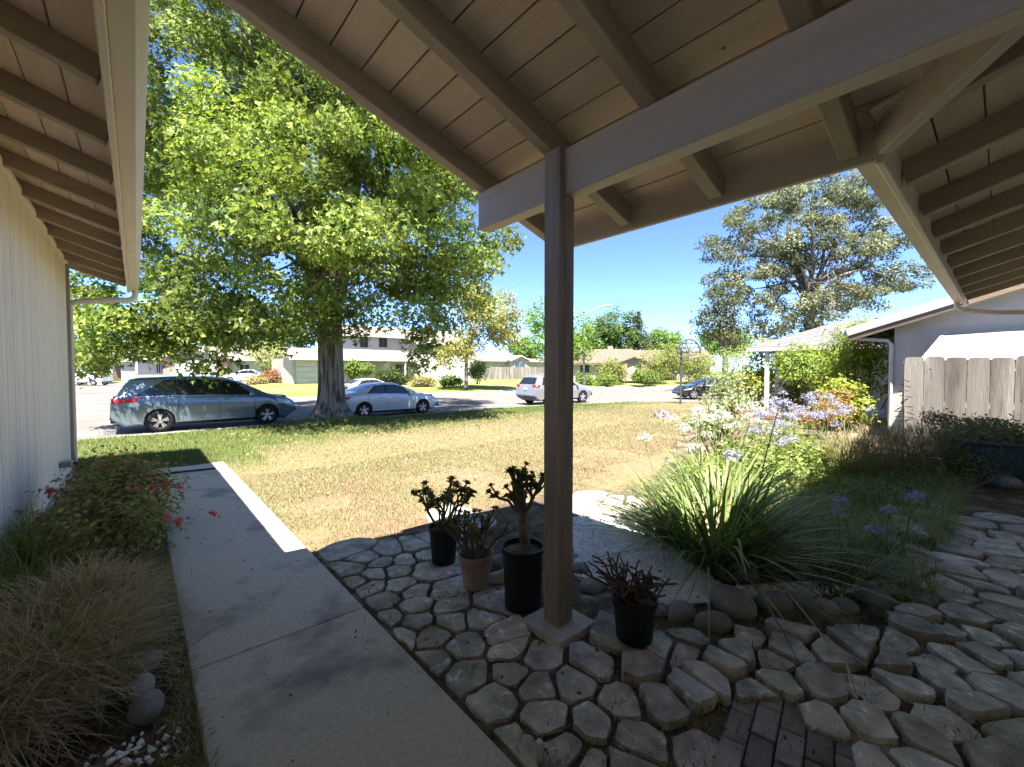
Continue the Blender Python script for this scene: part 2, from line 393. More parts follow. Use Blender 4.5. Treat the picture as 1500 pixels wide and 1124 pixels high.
def tree(name, label, cat, base, fork, tr, lobes, nclump, per, sigma, size, cols, seed, shape='oval', bark='bark2', limbs=7, twigs=40,
         group=None, inner=.5, mt='leaf', up=.5, droop=.3, flare=1.6, w=None, var=.18, zmin=None, topz=None, clumpvar=.22, furrow=0, trunklabel=None, asp=.7, spread=0.0):
    rng = rngs(seed); base = np.array(base, float)
    t = empty(name, base, label, cat, group)
    _, cc = cloud('crown', G[mt], t, lobes, nclump, per, sigma, size, cols, seed + 1, shape, inner, up, droop, var, w, zmin, clumpvar, asp, spread)
    C = np.mean([l[0] for l in lobes], 0)
    mb = MB(); top = np.array((base[0] * .5 + C[0] * .5, base[1] * .5 + C[1] * .5, topz if topz else C[2] + .5 * max(l[1][2] for l in lobes)))
    fk = np.array((base[0], base[1], fork))
    # trunk with flare at the root
    if furrow:
        n = 72; vs = []; fs = []; rings = 20; ph = rng.uniform(0, 6, 6)
        for i in range(rings + 1):
            s = i / rings; z = base[2] - .12 + s * (fork + .9 - base[2]); zz = max(0, z - base[2])
            r0 = tr * (1 + (flare - 1) * math.exp(-zz / .28) + .12 * math.exp(-zz / 1.6)) * (1 - .1 * s)
            for k in range(n):
                a = 2 * math.pi * k / n
                rr = r0 * (1 + .022 * math.sin(11 * a + ph[0] + z * .6) + .02 * abs(math.sin(13 * a + 1.3 * math.sin(z * 1.1) + ph[2])) + .045 * mnoise.noise((a * 4.2, z * .5, 1.7)) + (.22 * math.exp(-zz / .22)) * math.sin(5 * a + ph[1]))
                vs.append((base[0] + rr * math.cos(a), base[1] + rr * math.sin(a), z))
        for i in range(rings):
            for k in range(n): fs.append((i * n + k, i * n + (k + 1) % n, (i + 1) * n + (k + 1) % n, (i + 1) * n + k))
        mb.add(vs, fs)
    else:
        mb.tube([base + (0, 0, -.1), base + (0, 0, .15 * (fork - base[2])), fk], [tr * flare, tr * 1.05, tr * .9], 10)
    pts = curve(fk, top, rng, .05, 8); mb.tube(pts, list(np.linspace(tr * .85, tr * .12, 9)), 8)
    ends = []
    for i in range(limbs):
        s = rng.uniform(0, .75); j = int(s * 8); a = np.array(pts[j])
        tgt = cc[rng.integers(len(cc))]; tgt = a + (tgt - a) * .8
        p2 = curve(a, tgt, rng, .07, 7, sag=.08); r0 = tr * (.5 - .35 * s)
        mb.tube(p2, list(np.linspace(r0, r0 * .2, 8)), 7); ends.append((p2, r0))
    for i in range(twigs):
        p2, r0 = ends[rng.integers(len(ends))]; j = rng.integers(2, 7); a = np.array(p2[j])
        d = np.linalg.norm(cc - a, axis=1); near = np.argsort(d)[:max(6, len(cc) // 12)]
        b = cc[near[rng.integers(len(near))]]
        mb.tube(curve(a, b, rng, .08, 4, .05), list(np.linspace(r0 * .32, r0 * .06, 5)), 5)
    mb.build('trunk', G[bark], t, smooth=50)
    return t
def bush(name, label, cat, lobes, nclump, per, sigma, size, cols, seed, base=None, shape='oval', group=None, inner=.35, mt='leaf', up=.5, droop=.2, w=None, var=.2, zmin=None, clumpvar=.25, stems=8, asp=.7):
    C = np.mean([l[0] for l in lobes], 0)
    if base is None: base = (C[0], C[1], min(l[0][2] - l[1][2] for l in lobes))
    t = empty(name, base, label, cat, group); rng = rngs(seed)
    _, cc = cloud('foliage', G[mt], t, lobes, nclump, per, sigma, size, cols, seed, shape, inner, up, droop, var, w, zmin, clumpvar, asp)
    if stems:
        mb = MB()
        for i in range(stems):
            b = cc[rng.integers(len(cc))]; h = np.linalg.norm(b - np.array(base)) + .05
            mb.tube(curve(np.array(base) + rng.normal(size=3) * (.05 * h, .05 * h, 0), b, rng, .06, 4), list(np.linspace(.02 * h, .005 * h, 5)), 5)
        mb.build('stem', G['twig'], t)
    return t
# ------------------------------------------------------------------ ground, road, lawn, kerbs
mb = MB(); mb.add([(-900, -900, -.5), (900, -900, -.5), (900, 900, -.5), (-900, 900, -.5)], [(0, 1, 2, 3)])
tag(mb.build('ground', G['ground']), kind='structure')
mb = MB(); mb.add([(-90, 2, -.3), (140, 2, -.3), (140, 140, -.3), (-90, 140, -.3)], [(0, 1, 2, 3)])
road = tag(mb.build('road', G['asphalt']), kind='structure')
rng = rngs(5); mb = MB()
for i in range(46):          # tar-filled cracks in the asphalt
    x = rng.uniform(-12, 34); y = rng.uniform(17.5, 34); a = rng.choice([0, math.pi / 2]) + rng.normal() * .25; L = rng.uniform(1.5, 6)
    pts = [np.array((x, y))]
    for k in range(10):
        a += rng.normal() * .2; pts.append(pts[-1] + np.array((math.cos(a), math.sin(a))) * L / 10)
    for k in range(10):
        p, q = pts[k], pts[k + 1]; d = (q - p) / np.linalg.norm(q - p); s = np.array((-d[1], d[0])) * .018
        mb.add([(*(p - s), -.296), (*(p + s), -.296), (*(q + s), -.296), (*(q - s), -.296)], [(0, 3, 2, 1)])
o = mb.build('crack_filler', plain('tar', (.06, .055, .05), .7), road); tag(o, kind='stuff')

KERB = [(-60, 16.1), (-20, 16.1), (-5, 16.1), (6, 16.1), (15, 16.1), (17.5, 15.85), (20, 15.0), (22.5, 13.8), (25, 12.3), (32, 7.5), (42, 0), (60, -14)]
def ykerb(x):
    return float(np.interp(x, [p[0] for p in KERB], [p[1] for p in KERB]))
TREE = np.array((5.15, 15.25))
def zlawn(x, y):
    e = ykerb(x) - y; z = -.06 - .12 * max(0., min(1., (10 - e) / 10)) ** 1.5
    z += .17 * math.exp(-((x - TREE[0]) ** 2 + (y - TREE[1] + .3) ** 2) / 2.6) + .02 * mnoise.noise((x * .5, y * .5, 0))
    return z
def green(x, y):
    """how green the turf is, 0 straw to 1 green"""
    n = mnoise.noise((x * .35, y * .35, 3.1)) * .45 + mnoise.noise((x * 1.3, y * 1.3, 7.)) * .22
    g = max(0, min(1, (y - 10.1 - .10 * max(0, x - 5)) / 2.6)) if x > 1.9 else max(0, min(1, (y - 8.0) / 1.6)) * .8
    g += .5 * math.exp(-((x - 1.6) ** 2) / 4.5) * max(0, min(1, (y - 8.4) / 2))
    return max(0., min(1., g + n * (.8 if g > .1 else .5)))
STRAW = np.array((.25, .218, .122)); GRN = np.array((.125, .155, .05)); RUST = np.array((.25, .18, .12))
def turf(x, y):
    g = green(x, y); c = STRAW * (1 - g) + GRN * g
    n = mnoise.noise((x * .7 + 9, y * .7, 1.)); near = max(0, min(1, (6.3 - y) / 2.5))
    k = max(0, min(.9, near * .55 + n * .7 + .35 * mnoise.noise((x * 2.3, y * 2.3, 6.)))) * (1 - g)
    return c * (1 - k) + RUST * k
xs = np.concatenate([np.arange(-40, -2, 2.0), np.arange(-2, 24, .25), np.arange(24, 61, 3.)]); nj = 90
V = []; C = []
for x in xs:
    yk = ykerb(x); ts = np.linspace(0, 1, nj)
    for t in ts:
        y = yk - (1 - t) ** 1.4 * (yk + 30); V.append((x, y, zlawn(x, y))); bare = max(0, min(1, (mnoise.noise((x * .9, y * .9, 11)) - .05) * 6)) * max(0, min(1, (6.6 - y) / .6)); C.append(turf(x, y) * .8 * (1 - bare) + RUST * .95 * bare)
F = [(i * nj + j, (i + 1) * nj + j, (i + 1) * nj + j + 1, i * nj + j + 1) for i in range(len(xs) - 1) for j in range(nj - 1)]
def turfmat():
    m = bpy.data.materials.new('turf_ground'); m.use_nodes = True; n = m.node_tree.nodes; l = m.node_tree.links; b = n['Principled BSDF']
    b.inputs['Roughness'].default_value = .95; b.inputs['Specular IOR Level'].default_value = .1
    a = n.new('ShaderNodeVertexColor'); a.layer_name = 'col'; tc = n.new('ShaderNodeTexCoord')
    x = n.new('ShaderNodeTexNoise'); x.inputs['Scale'].default_value = 22; x.inputs['Detail'].default_value = 8; x.inputs['Roughness'].default_value = .7
    l.new(tc.outputs['Object'], x.inputs['Vector'])
    rp = n.new('ShaderNodeValToRGB'); rp.color_ramp.elements[0].position = .3; rp.color_ramp.elements[1].position = .7
    rp.color_ramp.elements[0].color = (.55, .5, .42, 1); rp.color_ramp.elements[1].color = (1.15, 1.12, 1.05, 1); l.new(x.outputs['Fac'], rp.inputs[0])
    g = n.new('ShaderNodeMix'); g.data_type = 'RGBA'; g.blend_type = 'MULTIPLY'; g.inputs[0].default_value = 1
    l.new(a.outputs[0], g.inputs[6]); l.new(rp.outputs[0], g.inputs[7]); l.new(g.outputs[2], b.inputs['Base Color'])
    bp = n.new('ShaderNodeBump'); bp.inputs['Strength'].default_value = .8; bp.inputs['Distance'].default_value = .02; l.new(x.outputs['Fac'], bp.inputs['Height']); l.new(bp.outputs[0], b.inputs['Normal'])
    return m
lawn = np_mesh('lawn', V, F, turfmat(), None, np.array(C), smooth=True); tag(lawn, kind='structure')

def kerbline(name, pts, flip=1, ztop=-.16):
    """rolled kerb and gutter along a polyline; street side = left*flip of its direction"""
    pts = [np.array(p, float) for p in pts]; dense = []
    for a, b in zip(pts[:-1], pts[1:]):
        n = max(1, int(np.linalg.norm(b - a) / 1.5)); dense += [a + (b - a) * i / n for i in range(n)]
    dense.append(pts[-1])
    prof = [(-.22, ztop - .25), (-.20, ztop), (-.02, ztop + .004), (.06, ztop - .03), (.16, -.272), (.22, -.283), (.62, -.290), (.64, -.4)]
    vs = []; fs = []; k = len(prof)
    for i, p in enumerate(dense):
        d = dense[min(i + 1, len(dense) - 1)] - dense[max(i - 1, 0)]; d /= np.linalg.norm(d); nrm = np.array((-d[1], d[0])) * flip
        for o_, z in prof: vs.append((*(p + nrm * o_), z))
    for i in range(len(dense) - 1):
        for j in range(k - 1): fs.append((i * k + j, i * k + j + 1, (i + 1) * k + j + 1, (i + 1) * k + j))
    return tag(MB().add(vs, fs).build(name, G['kerb'], fix=True, smooth=35), kind='structure')
kerbline('kerb', KERB)
# far side of the street: lawns that rise gently to the houses
def block(front, back, far, mt, name):
    vs = []; n = len(front)
    for (p, zz) in ((front, -.16), (back, .42), (far, .42)):
        vs += [(x, y, zz) for x, y in p]
    fs = [(r_ * n + i, r_ * n + i + 1, (r_ + 1) * n + i + 1, (r_ + 1) * n + i) for r_ in range(2) for i in range(n - 1)]
    return tag(MB().add(vs, fs).build(name, mt, fix=True), kind='structure')
FK = [(-80, 96), (-6, 90), (0, 84), (2.2, 70), (3.2, 45), (4.2, 36), (6.2, 32.6), (9.5, 31), (17, 30.6), (26, 30.4), (36, 30.2), (44, 28.3), (52, 24.6), (66, 15), (90, -4)]
block(FK, [(-80, 106), (-3, 100), (6, 92), (8.6, 76), (9.6, 54), (10.4, 45), (12, 41.5), (14, 40), (19, 40), (28, 40), (39, 40), (48, 37), (57, 33), (72, 23), (97, 4)],
      [(-80, 400), (-30, 400), (-10, 400), (0, 400), (20, 400), (50, 400), (80, 400), (100, 400), (130, 400), (170, 400), (220, 400), (300, 380), (380, 320), (420, 200), (420, 60)], G['farlawn'], 'far_lawn')
kerbline('far_kerb', FK, flip=-1)

# ------------------------------------------------------------------ front walk
mb_edges = [-1.6, .75, 2.9, 5.75, 8.55, 9.35]
walk = empty('walkway', (.65, 4, 0), kind='structure')
for i in range(len(mb_edges) - 1):
    a, b = mb_edges[i] + .004, mb_edges[i + 1] - .004; x0 = .19 if i < 4 else -.85
    MB().box(x0, 1.165, a, b, -.11, 0 if i != 4 else -.012, .008).build('concrete_slab', G['concrete'], walk)
MB().box(-.85, 1.62, -1.62, .0, -.14, -.02).build('entry_slab', G['concrete'], walk)
MB().box(-.1, 1.12, -1.55, 9.3, -.13, -.035).build('joint_filler', G['soil'], walk)

# ------------------------------------------------------------------ the house: eaves, porch roof, wing walls
house = empty('house', (0, -1, 0), 'tan ranch house whose porch roof and bare rafter eaves frame the view', 'house')
m = .32
def zp(X): return 3.165 + m * (2.04 - X)            # underside of porch roof boards
def zr(Y): return zp(2.9) + m * (.46 - Y)           # underside of the wing roof boards on the far end
def zl(X): return 3.27 + m * (-.1 - X)              # underside of boards over the siding wall
# porch roof boards (run along Y)
k = 0; x = 2.9
while x > -.3:
    x1 = x - .183; xm = (x + x1) / 2; ylo = max(-1.55, xm - 2.56)
    a = np.array((xm, 2.705, zp(xm) + .011)); b = np.array((xm, ylo, zp(xm) + .011))
    sl = np.array((1, 0, -m)) / math.hypot(1, m); nn = np.array((m, 0, 1)) / math.hypot(1, m)
    MB().obox((a + b) / 2, (sl, (0, 1, 0), nn), (.0882 * math.hypot(1, m), (2.705 - ylo) / 2, .011), .005).build('roof_board', G['deck_y'], house)
    x = x1
def slope_bar(mb, p0, p1, w, d, ch=.006):
    """rafter with its top edge on the line p0-p1, plumb sides"""
    p0 = np.array(p0, float); p1 = np.array(p1, float); dd = np.array((0, 0, -d / 2)); mb.bar(p0 + dd, p1 + dd, w, d, ch=ch); return mb
for y in (2.655, 1.93, 1.245, .56, -.125, -.81):
    xe = 2.865 if y > .5 else y + 2.40
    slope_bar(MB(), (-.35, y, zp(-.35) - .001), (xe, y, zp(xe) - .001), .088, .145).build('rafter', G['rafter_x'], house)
MB().box(-.395, -.305, -1.5, 2.69, zp(-.35) - .18, zp(-.35) + .01, .006).build('ridge_board', G['beam'], house)
MB().box(2.868, 2.905, .46, 2.70, zp(2.9) - .165, zp(2.9) + .03, .005).build('fascia', G['beam'], house)
MB().bar((-.36, 2.715, zp(-.36) - .02), (2.91, 2.715, zp(2.91) - .02), .022, .21, ch=.003).build('barge_board', G['gutter'], house)
# beam, post
MB().box(2.012, 2.122, -1.6, 2.70, 2.735, 3.015, .006).build('porch_beam', G['beam'], house)
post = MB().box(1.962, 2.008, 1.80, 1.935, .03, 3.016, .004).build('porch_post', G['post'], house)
MB().box(2.012, 2.102, 1.805, 1.93, .03, 2.733, .004).build('backing_post', G['post'], post)
# wing roof boards (run along X)
y = .46; kk = 0
while y > -1.65:
    y1 = y - .183; ym = (y + y1) / 2; xlo = ym + 2.32
    nn = np.array((0, m, 1)) / math.hypot(1, m); sl = np.array((0, 1, -m)) / math.hypot(1, m)
    MB().obox(((xlo + 10.35) / 2, ym, zr(ym) + .011), ((1, 0, 0), sl, nn), ((10.35 - xlo) / 2, .0882 * math.hypot(1, m), .011), .005).build('roof_board', G['deck_x'], house)
    y = y1
for i in range(11):
    xr = 2.70 + .8 * i - (.1 if i == 10 else 0); yt = min(.425, xr - 2.48)
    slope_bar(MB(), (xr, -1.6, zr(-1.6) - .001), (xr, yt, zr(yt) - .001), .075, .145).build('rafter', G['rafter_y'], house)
slope_bar(MB(), (1.0, -1.44, zr(-1.44) + .0), (2.87, .43, zr(.43) + .0), .065, .165).build('valley_rafter', G['beam'], house)
MB().box(2.908, 10.37, .428, .463, zr(.46) - .17, zr(.46) + .03, .005).build('fascia', G['gutter'], house)
def gutter(mb, a, b, out):
    """K-style gutter from a to b (top inner edge), out = unit horizontal outward"""
    a = np.array(a, float); b = np.array(b, float); out = np.array(out, float); up = np.array((0, 0, 1.0))
    prof = [(0, 0), (0, -.145), (.085, -.150), (.10, -.115), (.128, -.065), (.135, -.012), (.135, 0), (.118, 0), (.118, -.01), (.09, -.1), (.08, -.135), (.012, -.132), (.01, 0)]
    vs = []; n = len(prof)
    for p in (a, b): vs += [p + out * u + up * z for u, z in prof]
    fs = [(i, (i + 1) % n, (i + 1) % n + n, i + n) for i in range(n)]
    fs += [(0, 1, 2, 3, 4, 5, 6), tuple(x + n for x in (6, 5, 4, 3, 2, 1, 0))]
    return mb.add(vs, fs)
gutter(MB(), (2.95, .466, zr(.46) + .015), (10.33, .466, zr(.46) + .015), (0, 1, 0)).build('gutter', G['gutter'], house, fix=True)
g0 = zr(.46) - .12
MB().tube([(10.2, .53, g0 + .03), (10.2, .53, g0 - .06), (10.2, .47, g0 - .13), (10.25, .1, g0 - .2), (10.3, -.7, g0 - .27), (10.3, -1.2, g0 - .3), (10.3, -1.26, g0 - .4), (10.3, -1.26, .1)], .036, 8).build('downspout', G['gutter'], house, smooth=60)
# siding wall on the walk's left
wall = empty('siding_wall', (-.83, 5, 0), parent=house)
y = 10.0; i = 0; rng = rngs(11)
MB().box(-.98, -.872, -1.6, 9.97, -.06, 3.36).build('wall_core', G['dark'], wall)
while y > 3.6:
    w_ = .152; MB().box(-.866 + rng.normal() * .0006, -.83 + rng.normal() * .0012, y - w_ + .005, y - .005, .05, 3.36, .006).build('siding_board', G['siding'], wall); y -= w_
MB().box(-.866, -.832, -1.6, y, .05, 3.36).build('plain_siding', G['siding'], wall)
MB().box(-.87, -.80, -1.6, 10.0, 3.362, 3.42, .004).build('frieze', G['siding'], wall)
MB().box(-.95, -.815, -1.6, 10.0, -.08, .048).build('footing', G['concrete'], wall)
MB().box(-.868, -.79, 9.955, 10.06, .05, 3.36, .004).build('corner_trim', G['post'], wall)
xs_ = -.10
for i in range(11):
    yr = 2.34 + .8 * i; last = i == 10
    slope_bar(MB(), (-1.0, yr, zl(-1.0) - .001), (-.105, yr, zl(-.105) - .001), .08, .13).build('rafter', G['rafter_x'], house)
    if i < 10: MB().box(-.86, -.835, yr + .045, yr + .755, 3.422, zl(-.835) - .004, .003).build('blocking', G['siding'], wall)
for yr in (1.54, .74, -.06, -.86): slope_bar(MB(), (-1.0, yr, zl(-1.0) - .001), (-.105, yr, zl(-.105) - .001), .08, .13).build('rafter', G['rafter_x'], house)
x = -.1
for i in range(5):
    x1 = x - .183; xm = (x + x1) / 2; nn = np.array((m, 0, 1)) / math.hypot(1, m); sl = np.array((1, 0, -m)) / math.hypot(1, m)
    MB().obox((xm, 4.4, zl(xm) + .011), (sl, (0, 1, 0), nn), (.0882 * math.hypot(1, m), 6.0, .011), .005).build('roof_board', G['deck_y'], house); x = x1
MB().box(-.098, -.062, -1.6, 10.4, 3.045, 3.29, .005).build('fascia', G['gutter'], house)
gutter(MB(), (-.06, -1.6, 3.215), (-.06, 10.42, 3.215), (1, 0, 0)).build('gutter', G['gutter'], house, fix=True)
MB().tube([(0.01, 10.3, 3.1), (0.01, 10.3, 3.0), (-.005, 10.295, 2.955), (-.04, 10.285, 2.92), (-.1, 10.27, 2.90), (-.2, 10.24, 2.885), (-.66, 10.13, 2.80), (-.74, 10.115, 2.78), (-.79, 10.10, 2.74), (-.81, 10.10, 2.68), (-.81, 10.10, .12)], .046, 12).build('downspout', G['gutter'], house, smooth=60)
# roof coverings above (shingles) and the unseen walls that close the house
MB().prism([(-.36, -5, zp(-.36) + .03), (2.93, -5 , zp(2.93) + .03), (2.93, -5, zp(2.93) + .065), (-.36, -5, zp(-.36) + .07)], (0, .001, 0)).build('roof', G['shingle'], house) if False else None
def sheet(pts, t, name='roof', mt='shingle'):
    MB().prism(pts, (0, 0, t)).build(name, G[mt], house, fix=True)
e = .026
sheet([(-.36, 2.735, zp(-.36) + e), (2.93, 2.735, zp(2.93) + e), (2.93, .49, zp(2.93) + e), (.85, -1.59, zp(.85) + e), (-.36, -1.59, zp(-.36) + e)], .035)
sheet([(2.935, .49, zr(.49) + e), (10.4, .49, zr(.49) + e), (10.4, -4.2, zr(-4.2) + e), (-1.75, -4.2, zr(-4.2) + e)], .035)
sheet([(.0, 10.44, zl(0) + e), (.0, -1.6, zl(0) + e), (-4.6, -1.6, zl(-4.6) + e), (-4.6, 10.44, zl(-4.6) + e)], .035)
sheet([(-4.61, 10.44, zl(-4.6) + e), (-4.61, -1.6, zl(-4.6) + e), (-9.2, -1.6, zl(0) + e), (-9.2, 10.44, zl(0) + e)], .035)
MB().box(-8.5, -1.0, 9.85, 9.98, -.1, 3.2).prism([(-8.5, 9.9, 3.2), (-1.0, 9.9, 3.2), (-4.6, 9.9, 4.55)], (0, .08, 0)).build('gable_wall', G['siding'], house, fix=True)
MB().box(1.72, 10.25, -1.4, -1.3, -.1, zr(-1.3) - .15).build('wing_wall', G['siding'], house)
MB().box(10.2, 10.3, -6, -1.41, -.1, 3.0).build('end_wall', G['siding'], house)
MB().box(-1.1, 1.62, -1.75, -1.62, -.1, 3.6).box(1.62, 1.72, -1.62, -1.301, -.1, 3.3).build('entry_wall', G['siding'], house)
# hose bib box and coiled hose end on the siding wall
b0 = gx(92, 680, -.80)
bib = empty('hose_bib', b0, 'grey metal hose bib box with black hose on the siding wall', 'hose bib')
MB().box(-.828, -.70, b0[1] - .09, b0[1] + .09, b0[2] - .045, b0[2] + .035, .01).build('box', mat('galvanised', (.35, .34, .33), rough=.45, metal=.6, bump=.05), bib)
MB().tube([(-.76, b0[1] + .05, b0[2] - .02), (-.66, b0[1] - .02, b0[2] + .0), (-.60, b0[1] - .05, b0[2] - .07), (-.57, b0[1] - .06, b0[2] - .25), (-.55, b0[1] - .1, .1)], .017, 8).build('hose_end', G['black_plastic'], bib, smooth=60)
hp = [gz(215, 697, .018), gz(245, 694, .018), gz(268, 691, .018), gz(300, 688, .018), gz(316, 686, .018)]
tag(MB().tube(hp, .016, 6).build('hose', G['black_plastic'], origin=hp[0]), 'thin black hose lying across the far end of the walkway', 'hose')
# ------------------------------------------------------------------ planting-bed soil, flagstones, cobbles, bricks
def poly_sheet(name, pts, z, mt, kind='structure', bumpy=.012, parent=None, step=.12):
    P = np.array(pts, float); x0, y0 = P.min(0); x1, y1 = P.max(0)
    nx = int((x1 - x0) / step) + 2; ny = int((y1 - y0) / step) + 2
    def inside(x, y):
        c = False; n = len(P); j = n - 1
        for i in range(n):
            if (P[i][1] > y) != (P[j][1] > y) and x < (P[j][0] - P[i][0]) * (y - P[i][1]) / (P[j][1] - P[i][1]) + P[i][0]: c = not c
            j = i
        return c
    idx = {}; vs = []; fs = []
    def vid(i, j):
        if (i, j) not in idx:
            x = x0 + i * step; y = y0 + j * step; idx[(i, j)] = len(vs)
            vs.append((x, y, z + bumpy * mnoise.noise((x * 3, y * 3, 5)) + bumpy * .8 * mnoise.noise((x * 9, y * 9, 2))))
        return idx[(i, j)]
    for i in range(nx):
        for j in range(ny):
            if inside(x0 + (i + .5) * step, y0 + (j + .5) * step): fs.append((vid(i, j), vid(i + 1, j), vid(i + 1, j + 1), vid(i, j + 1)))
    return tag(MB().add(vs, fs).build(name, G[mt], parent, smooth=80), kind=kind), inside
BEDS = [(1.12, -.9), (1.12, 3.93)] + [tuple(gz(*q_, -.03)[:2]) for q_ in [(500, 808), (568, 788), (640, 766), (700, 748), (775, 733), (850, 722), (935, 718), (968, 690), (985, 655), (1002, 632), (1045, 617), (1120, 606)]] + [(15.5, 5.6), (16.2, 2.5), (15, -2.5), (3, -2.2)]
bed, in_bed = poly_sheet('bed_soil', BEDS, -.009, 'soil', bumpy=.006, step=.07)
lbed, in_lbed = poly_sheet('side_bed_soil', [(-.86, -1), (.2, -1), (.2, 8.6), (-.1, 9.3), (-.86, 9.6)], -.03, 'soil')

A = [(97,145),(172,97),(258,68),(228,115),(320,108),(200,163),(288,150),(115,197),(172,220),(310,210),(235,275),(425,160),(375,235),(485,232),(378,295),(248,352),(512,303),(378,363),(520,360),(650,345),(312,425),(445,418),(585,458),(740,413),(775,483),(435,535),(885,510),(590,585),(780,575),(890,632),(700,695),(1035,620),(1135,535),(925,765),(785,880),(1125,795),(1010,890),(1245,705),(1320,565),(1285,845),(1400,705),(1230,445),(1430,470),(1120,955),(1250,970),(705,285),(370,50),(420,88),(430,125),(100,60)]
B = [(85,300),(45,365),(95,530),(230,430),(165,490),(335,310),(520,295),(485,365),(430,405),(375,540),(470,510),(815,285),(690,375),(800,375),(625,520),(850,530),(975,340),(940,430),(1010,510),(1110,410),(1140,490),(1210,395),(1065,280),(1180,290),(1040,225),(1280,235),(1340,380),(1350,320),(1400,215),(1385,165),(1240,150),(1220,105),(1290,95),(1390,530),(1470,310),(1480,400),(650,680),(860,690),(1080,740),(1170,670),(1300,620),(1425,700),(1390,840),(890,850),(1030,845),(305,380),(170,790)]
def pin(P, x, y):
    c = False; j = len(P) - 1
    for i in range(len(P)):
        if (P[i][1] > y) != (P[j][1] > y) and x < (P[j][0] - P[i][0]) * (y - P[i][1]) / (P[j][1] - P[i][1]) + P[i][0]: c = not c
        j = i
    return c
BRK = np.array([gz(*q_, 0)[:2] for q_ in [(1070, 1035), (1090, 1015), (1210, 1055), (1290, 1105), (1290, 1190), (1040, 1190), (1040, 1095)]])
seeds = [gz(480 + x / 2.885, 780 + y / 2.885, .03)[:2] for x, y in A] + [gz(980 + x / 2.885, 820 + y / 2.885, .04)[:2] for x, y in B]
# sunlit flags along the lawn edge beyond the white gravel, and more stones out of view to the camera's right
for q in [(690, 765), (640, 790), (860, 736), (895, 742), (925, 735), (868, 728), (660, 752), (880, 752), (905, 733), (850, 745)]: seeds.append(gz(*q, .01)[:2])
rng = rngs(3)
for i in range(90):
    p = np.array((rng.uniform(1.35, 6), rng.uniform(-.75, .42)))
    if min(np.linalg.norm(p - s) for s in seeds) > .34 and not pin(BRK, *p): seeds.append(p)
for i in range(400):
    p = np.array((rng.uniform(3.3, 7.2), rng.uniform(-.75, .62)))
    if min(np.linalg.norm(p - s) for s in seeds) > .27: seeds.append(p)
for q in [(1330, 870), (1365, 852), (1410, 842), (1440, 870), (1480, 855), (1480, 885)]:
    p = gz(*q, .02)[:2]
    if min(np.linalg.norm(p - s) for s in seeds) > .16: seeds.append(p)
seeds = np.array(seeds)
brickc = np.array([gz(980 + x / 2.885, 820 + y / 2.885, .0)[:2] for x, y in [(255, 690), (420, 600), (830, 800), (800, 950), (360, 950)]])
def clip(poly, p, q):
    """keep the part of poly nearer p than q"""
    mid = (p + q) / 2; n = q - p; out = []
    for i in range(len(poly)):
        a, b = poly[i], poly[(i + 1) % len(poly)]; da = (a - mid) @ n; db = (b - mid) @ n
        if da <= 0: out.append(a)
        if (da < 0 < db) or (db < 0 < da): out.append(a + (b - a) * da / (da - db))
    return out
def halfplane(poly, pt, n):
    pt = np.array(pt); n = np.array(n); out = []
    for i in range(len(poly)):
        a, b = poly[i], poly[(i + 1) % len(poly)]; da = (a - pt) @ n; db = (b - pt) @ n
        if da <= 0: out.append(a)
        if (da < 0 < db) or (db < 0 < da): out.append(a + (b - a) * da / (da - db))
    return out
def flag(poly, c, gap, h, zt, tilt, rng, name, parent, mt):
    P = np.array(poly); c = P.mean(0); d = P - c; r_ = np.linalg.norm(d, axis=1, keepdims=True)
    P = c + d * np.maximum(.3, 1 - gap / np.maximum(r_, .02))
    # cut the corners and roughen the outline
    Q = []
    for i in range(len(P)):
        a, b, e_ = P[i - 1], P[i], P[(i + 1) % len(P)]; t = rng.uniform(.12, .26); t2 = rng.uniform(.12, .26)
        Q += [b + (a - b) * t, b * .82 + (a * t2 + e_ * t) / (t + t2) * .18 * .5 + b * .09, b + (e_ - b) * t2]
    D = []
    for i in range(len(Q)):
        a, b = Q[i], Q[(i + 1) % len(Q)]; D.append(a)
        if np.linalg.norm(b - a) > .09: D.append((a + b) / 2 + rng.normal(size=2) * .006)
    Q = np.array(D) + rng.normal(size=(len(D), 2)) * .0035
    n = len(Q); tx, ty = tilt; vs = []; fs = []
    for sc, dz in ((1.0, -h), (1.006, -h * .4), (.992, -.011), (.970, -.001), (.6, .001)):
        for p in Q:
            dd = p - c; q = c + dd * sc + (0 if sc < .9 else rng.normal() * .002)
            vs.append((q[0], q[1], zt + dz + tx * dd[0] + ty * dd[1] + (rng.normal() * .0012 if dz > -.01 else 0)))
    for k in range(4):
        for i in range(n): fs.append((k * n + i, k * n + (i + 1) % n, (k + 1) * n + (i + 1) % n, (k + 1) * n + i))
    vs.append((c[0], c[1], zt + .003)); fs += [(4 * n + i, 4 * n + (i + 1) % n, 5 * n) for i in range(n)]
    return MB().add(vs, fs).build(name, mt, parent, smooth=28)
BLK = [gz(x_, y_, 0)[:2] for x_, y_ in [(1004, 912), (1051, 928), (1082, 902), (1143, 896), (1179, 897), (1217, 900), (1245, 898), (1294, 888), (1318, 862), (1314, 880), (1285, 868), (870, 868), (849, 846), (950, 905), (985, 905), (1080, 1075), (1120, 1075), (1170, 1090), (1115, 1110), (1210, 1105), (1135, 1050)]]
pav = empty('flagstone_paving', (2.3, 1.5, -.05), kind='structure')
rng = rngs(21)
bk = brickc[:5]
POSTC = np.array((2.03, 1.865))
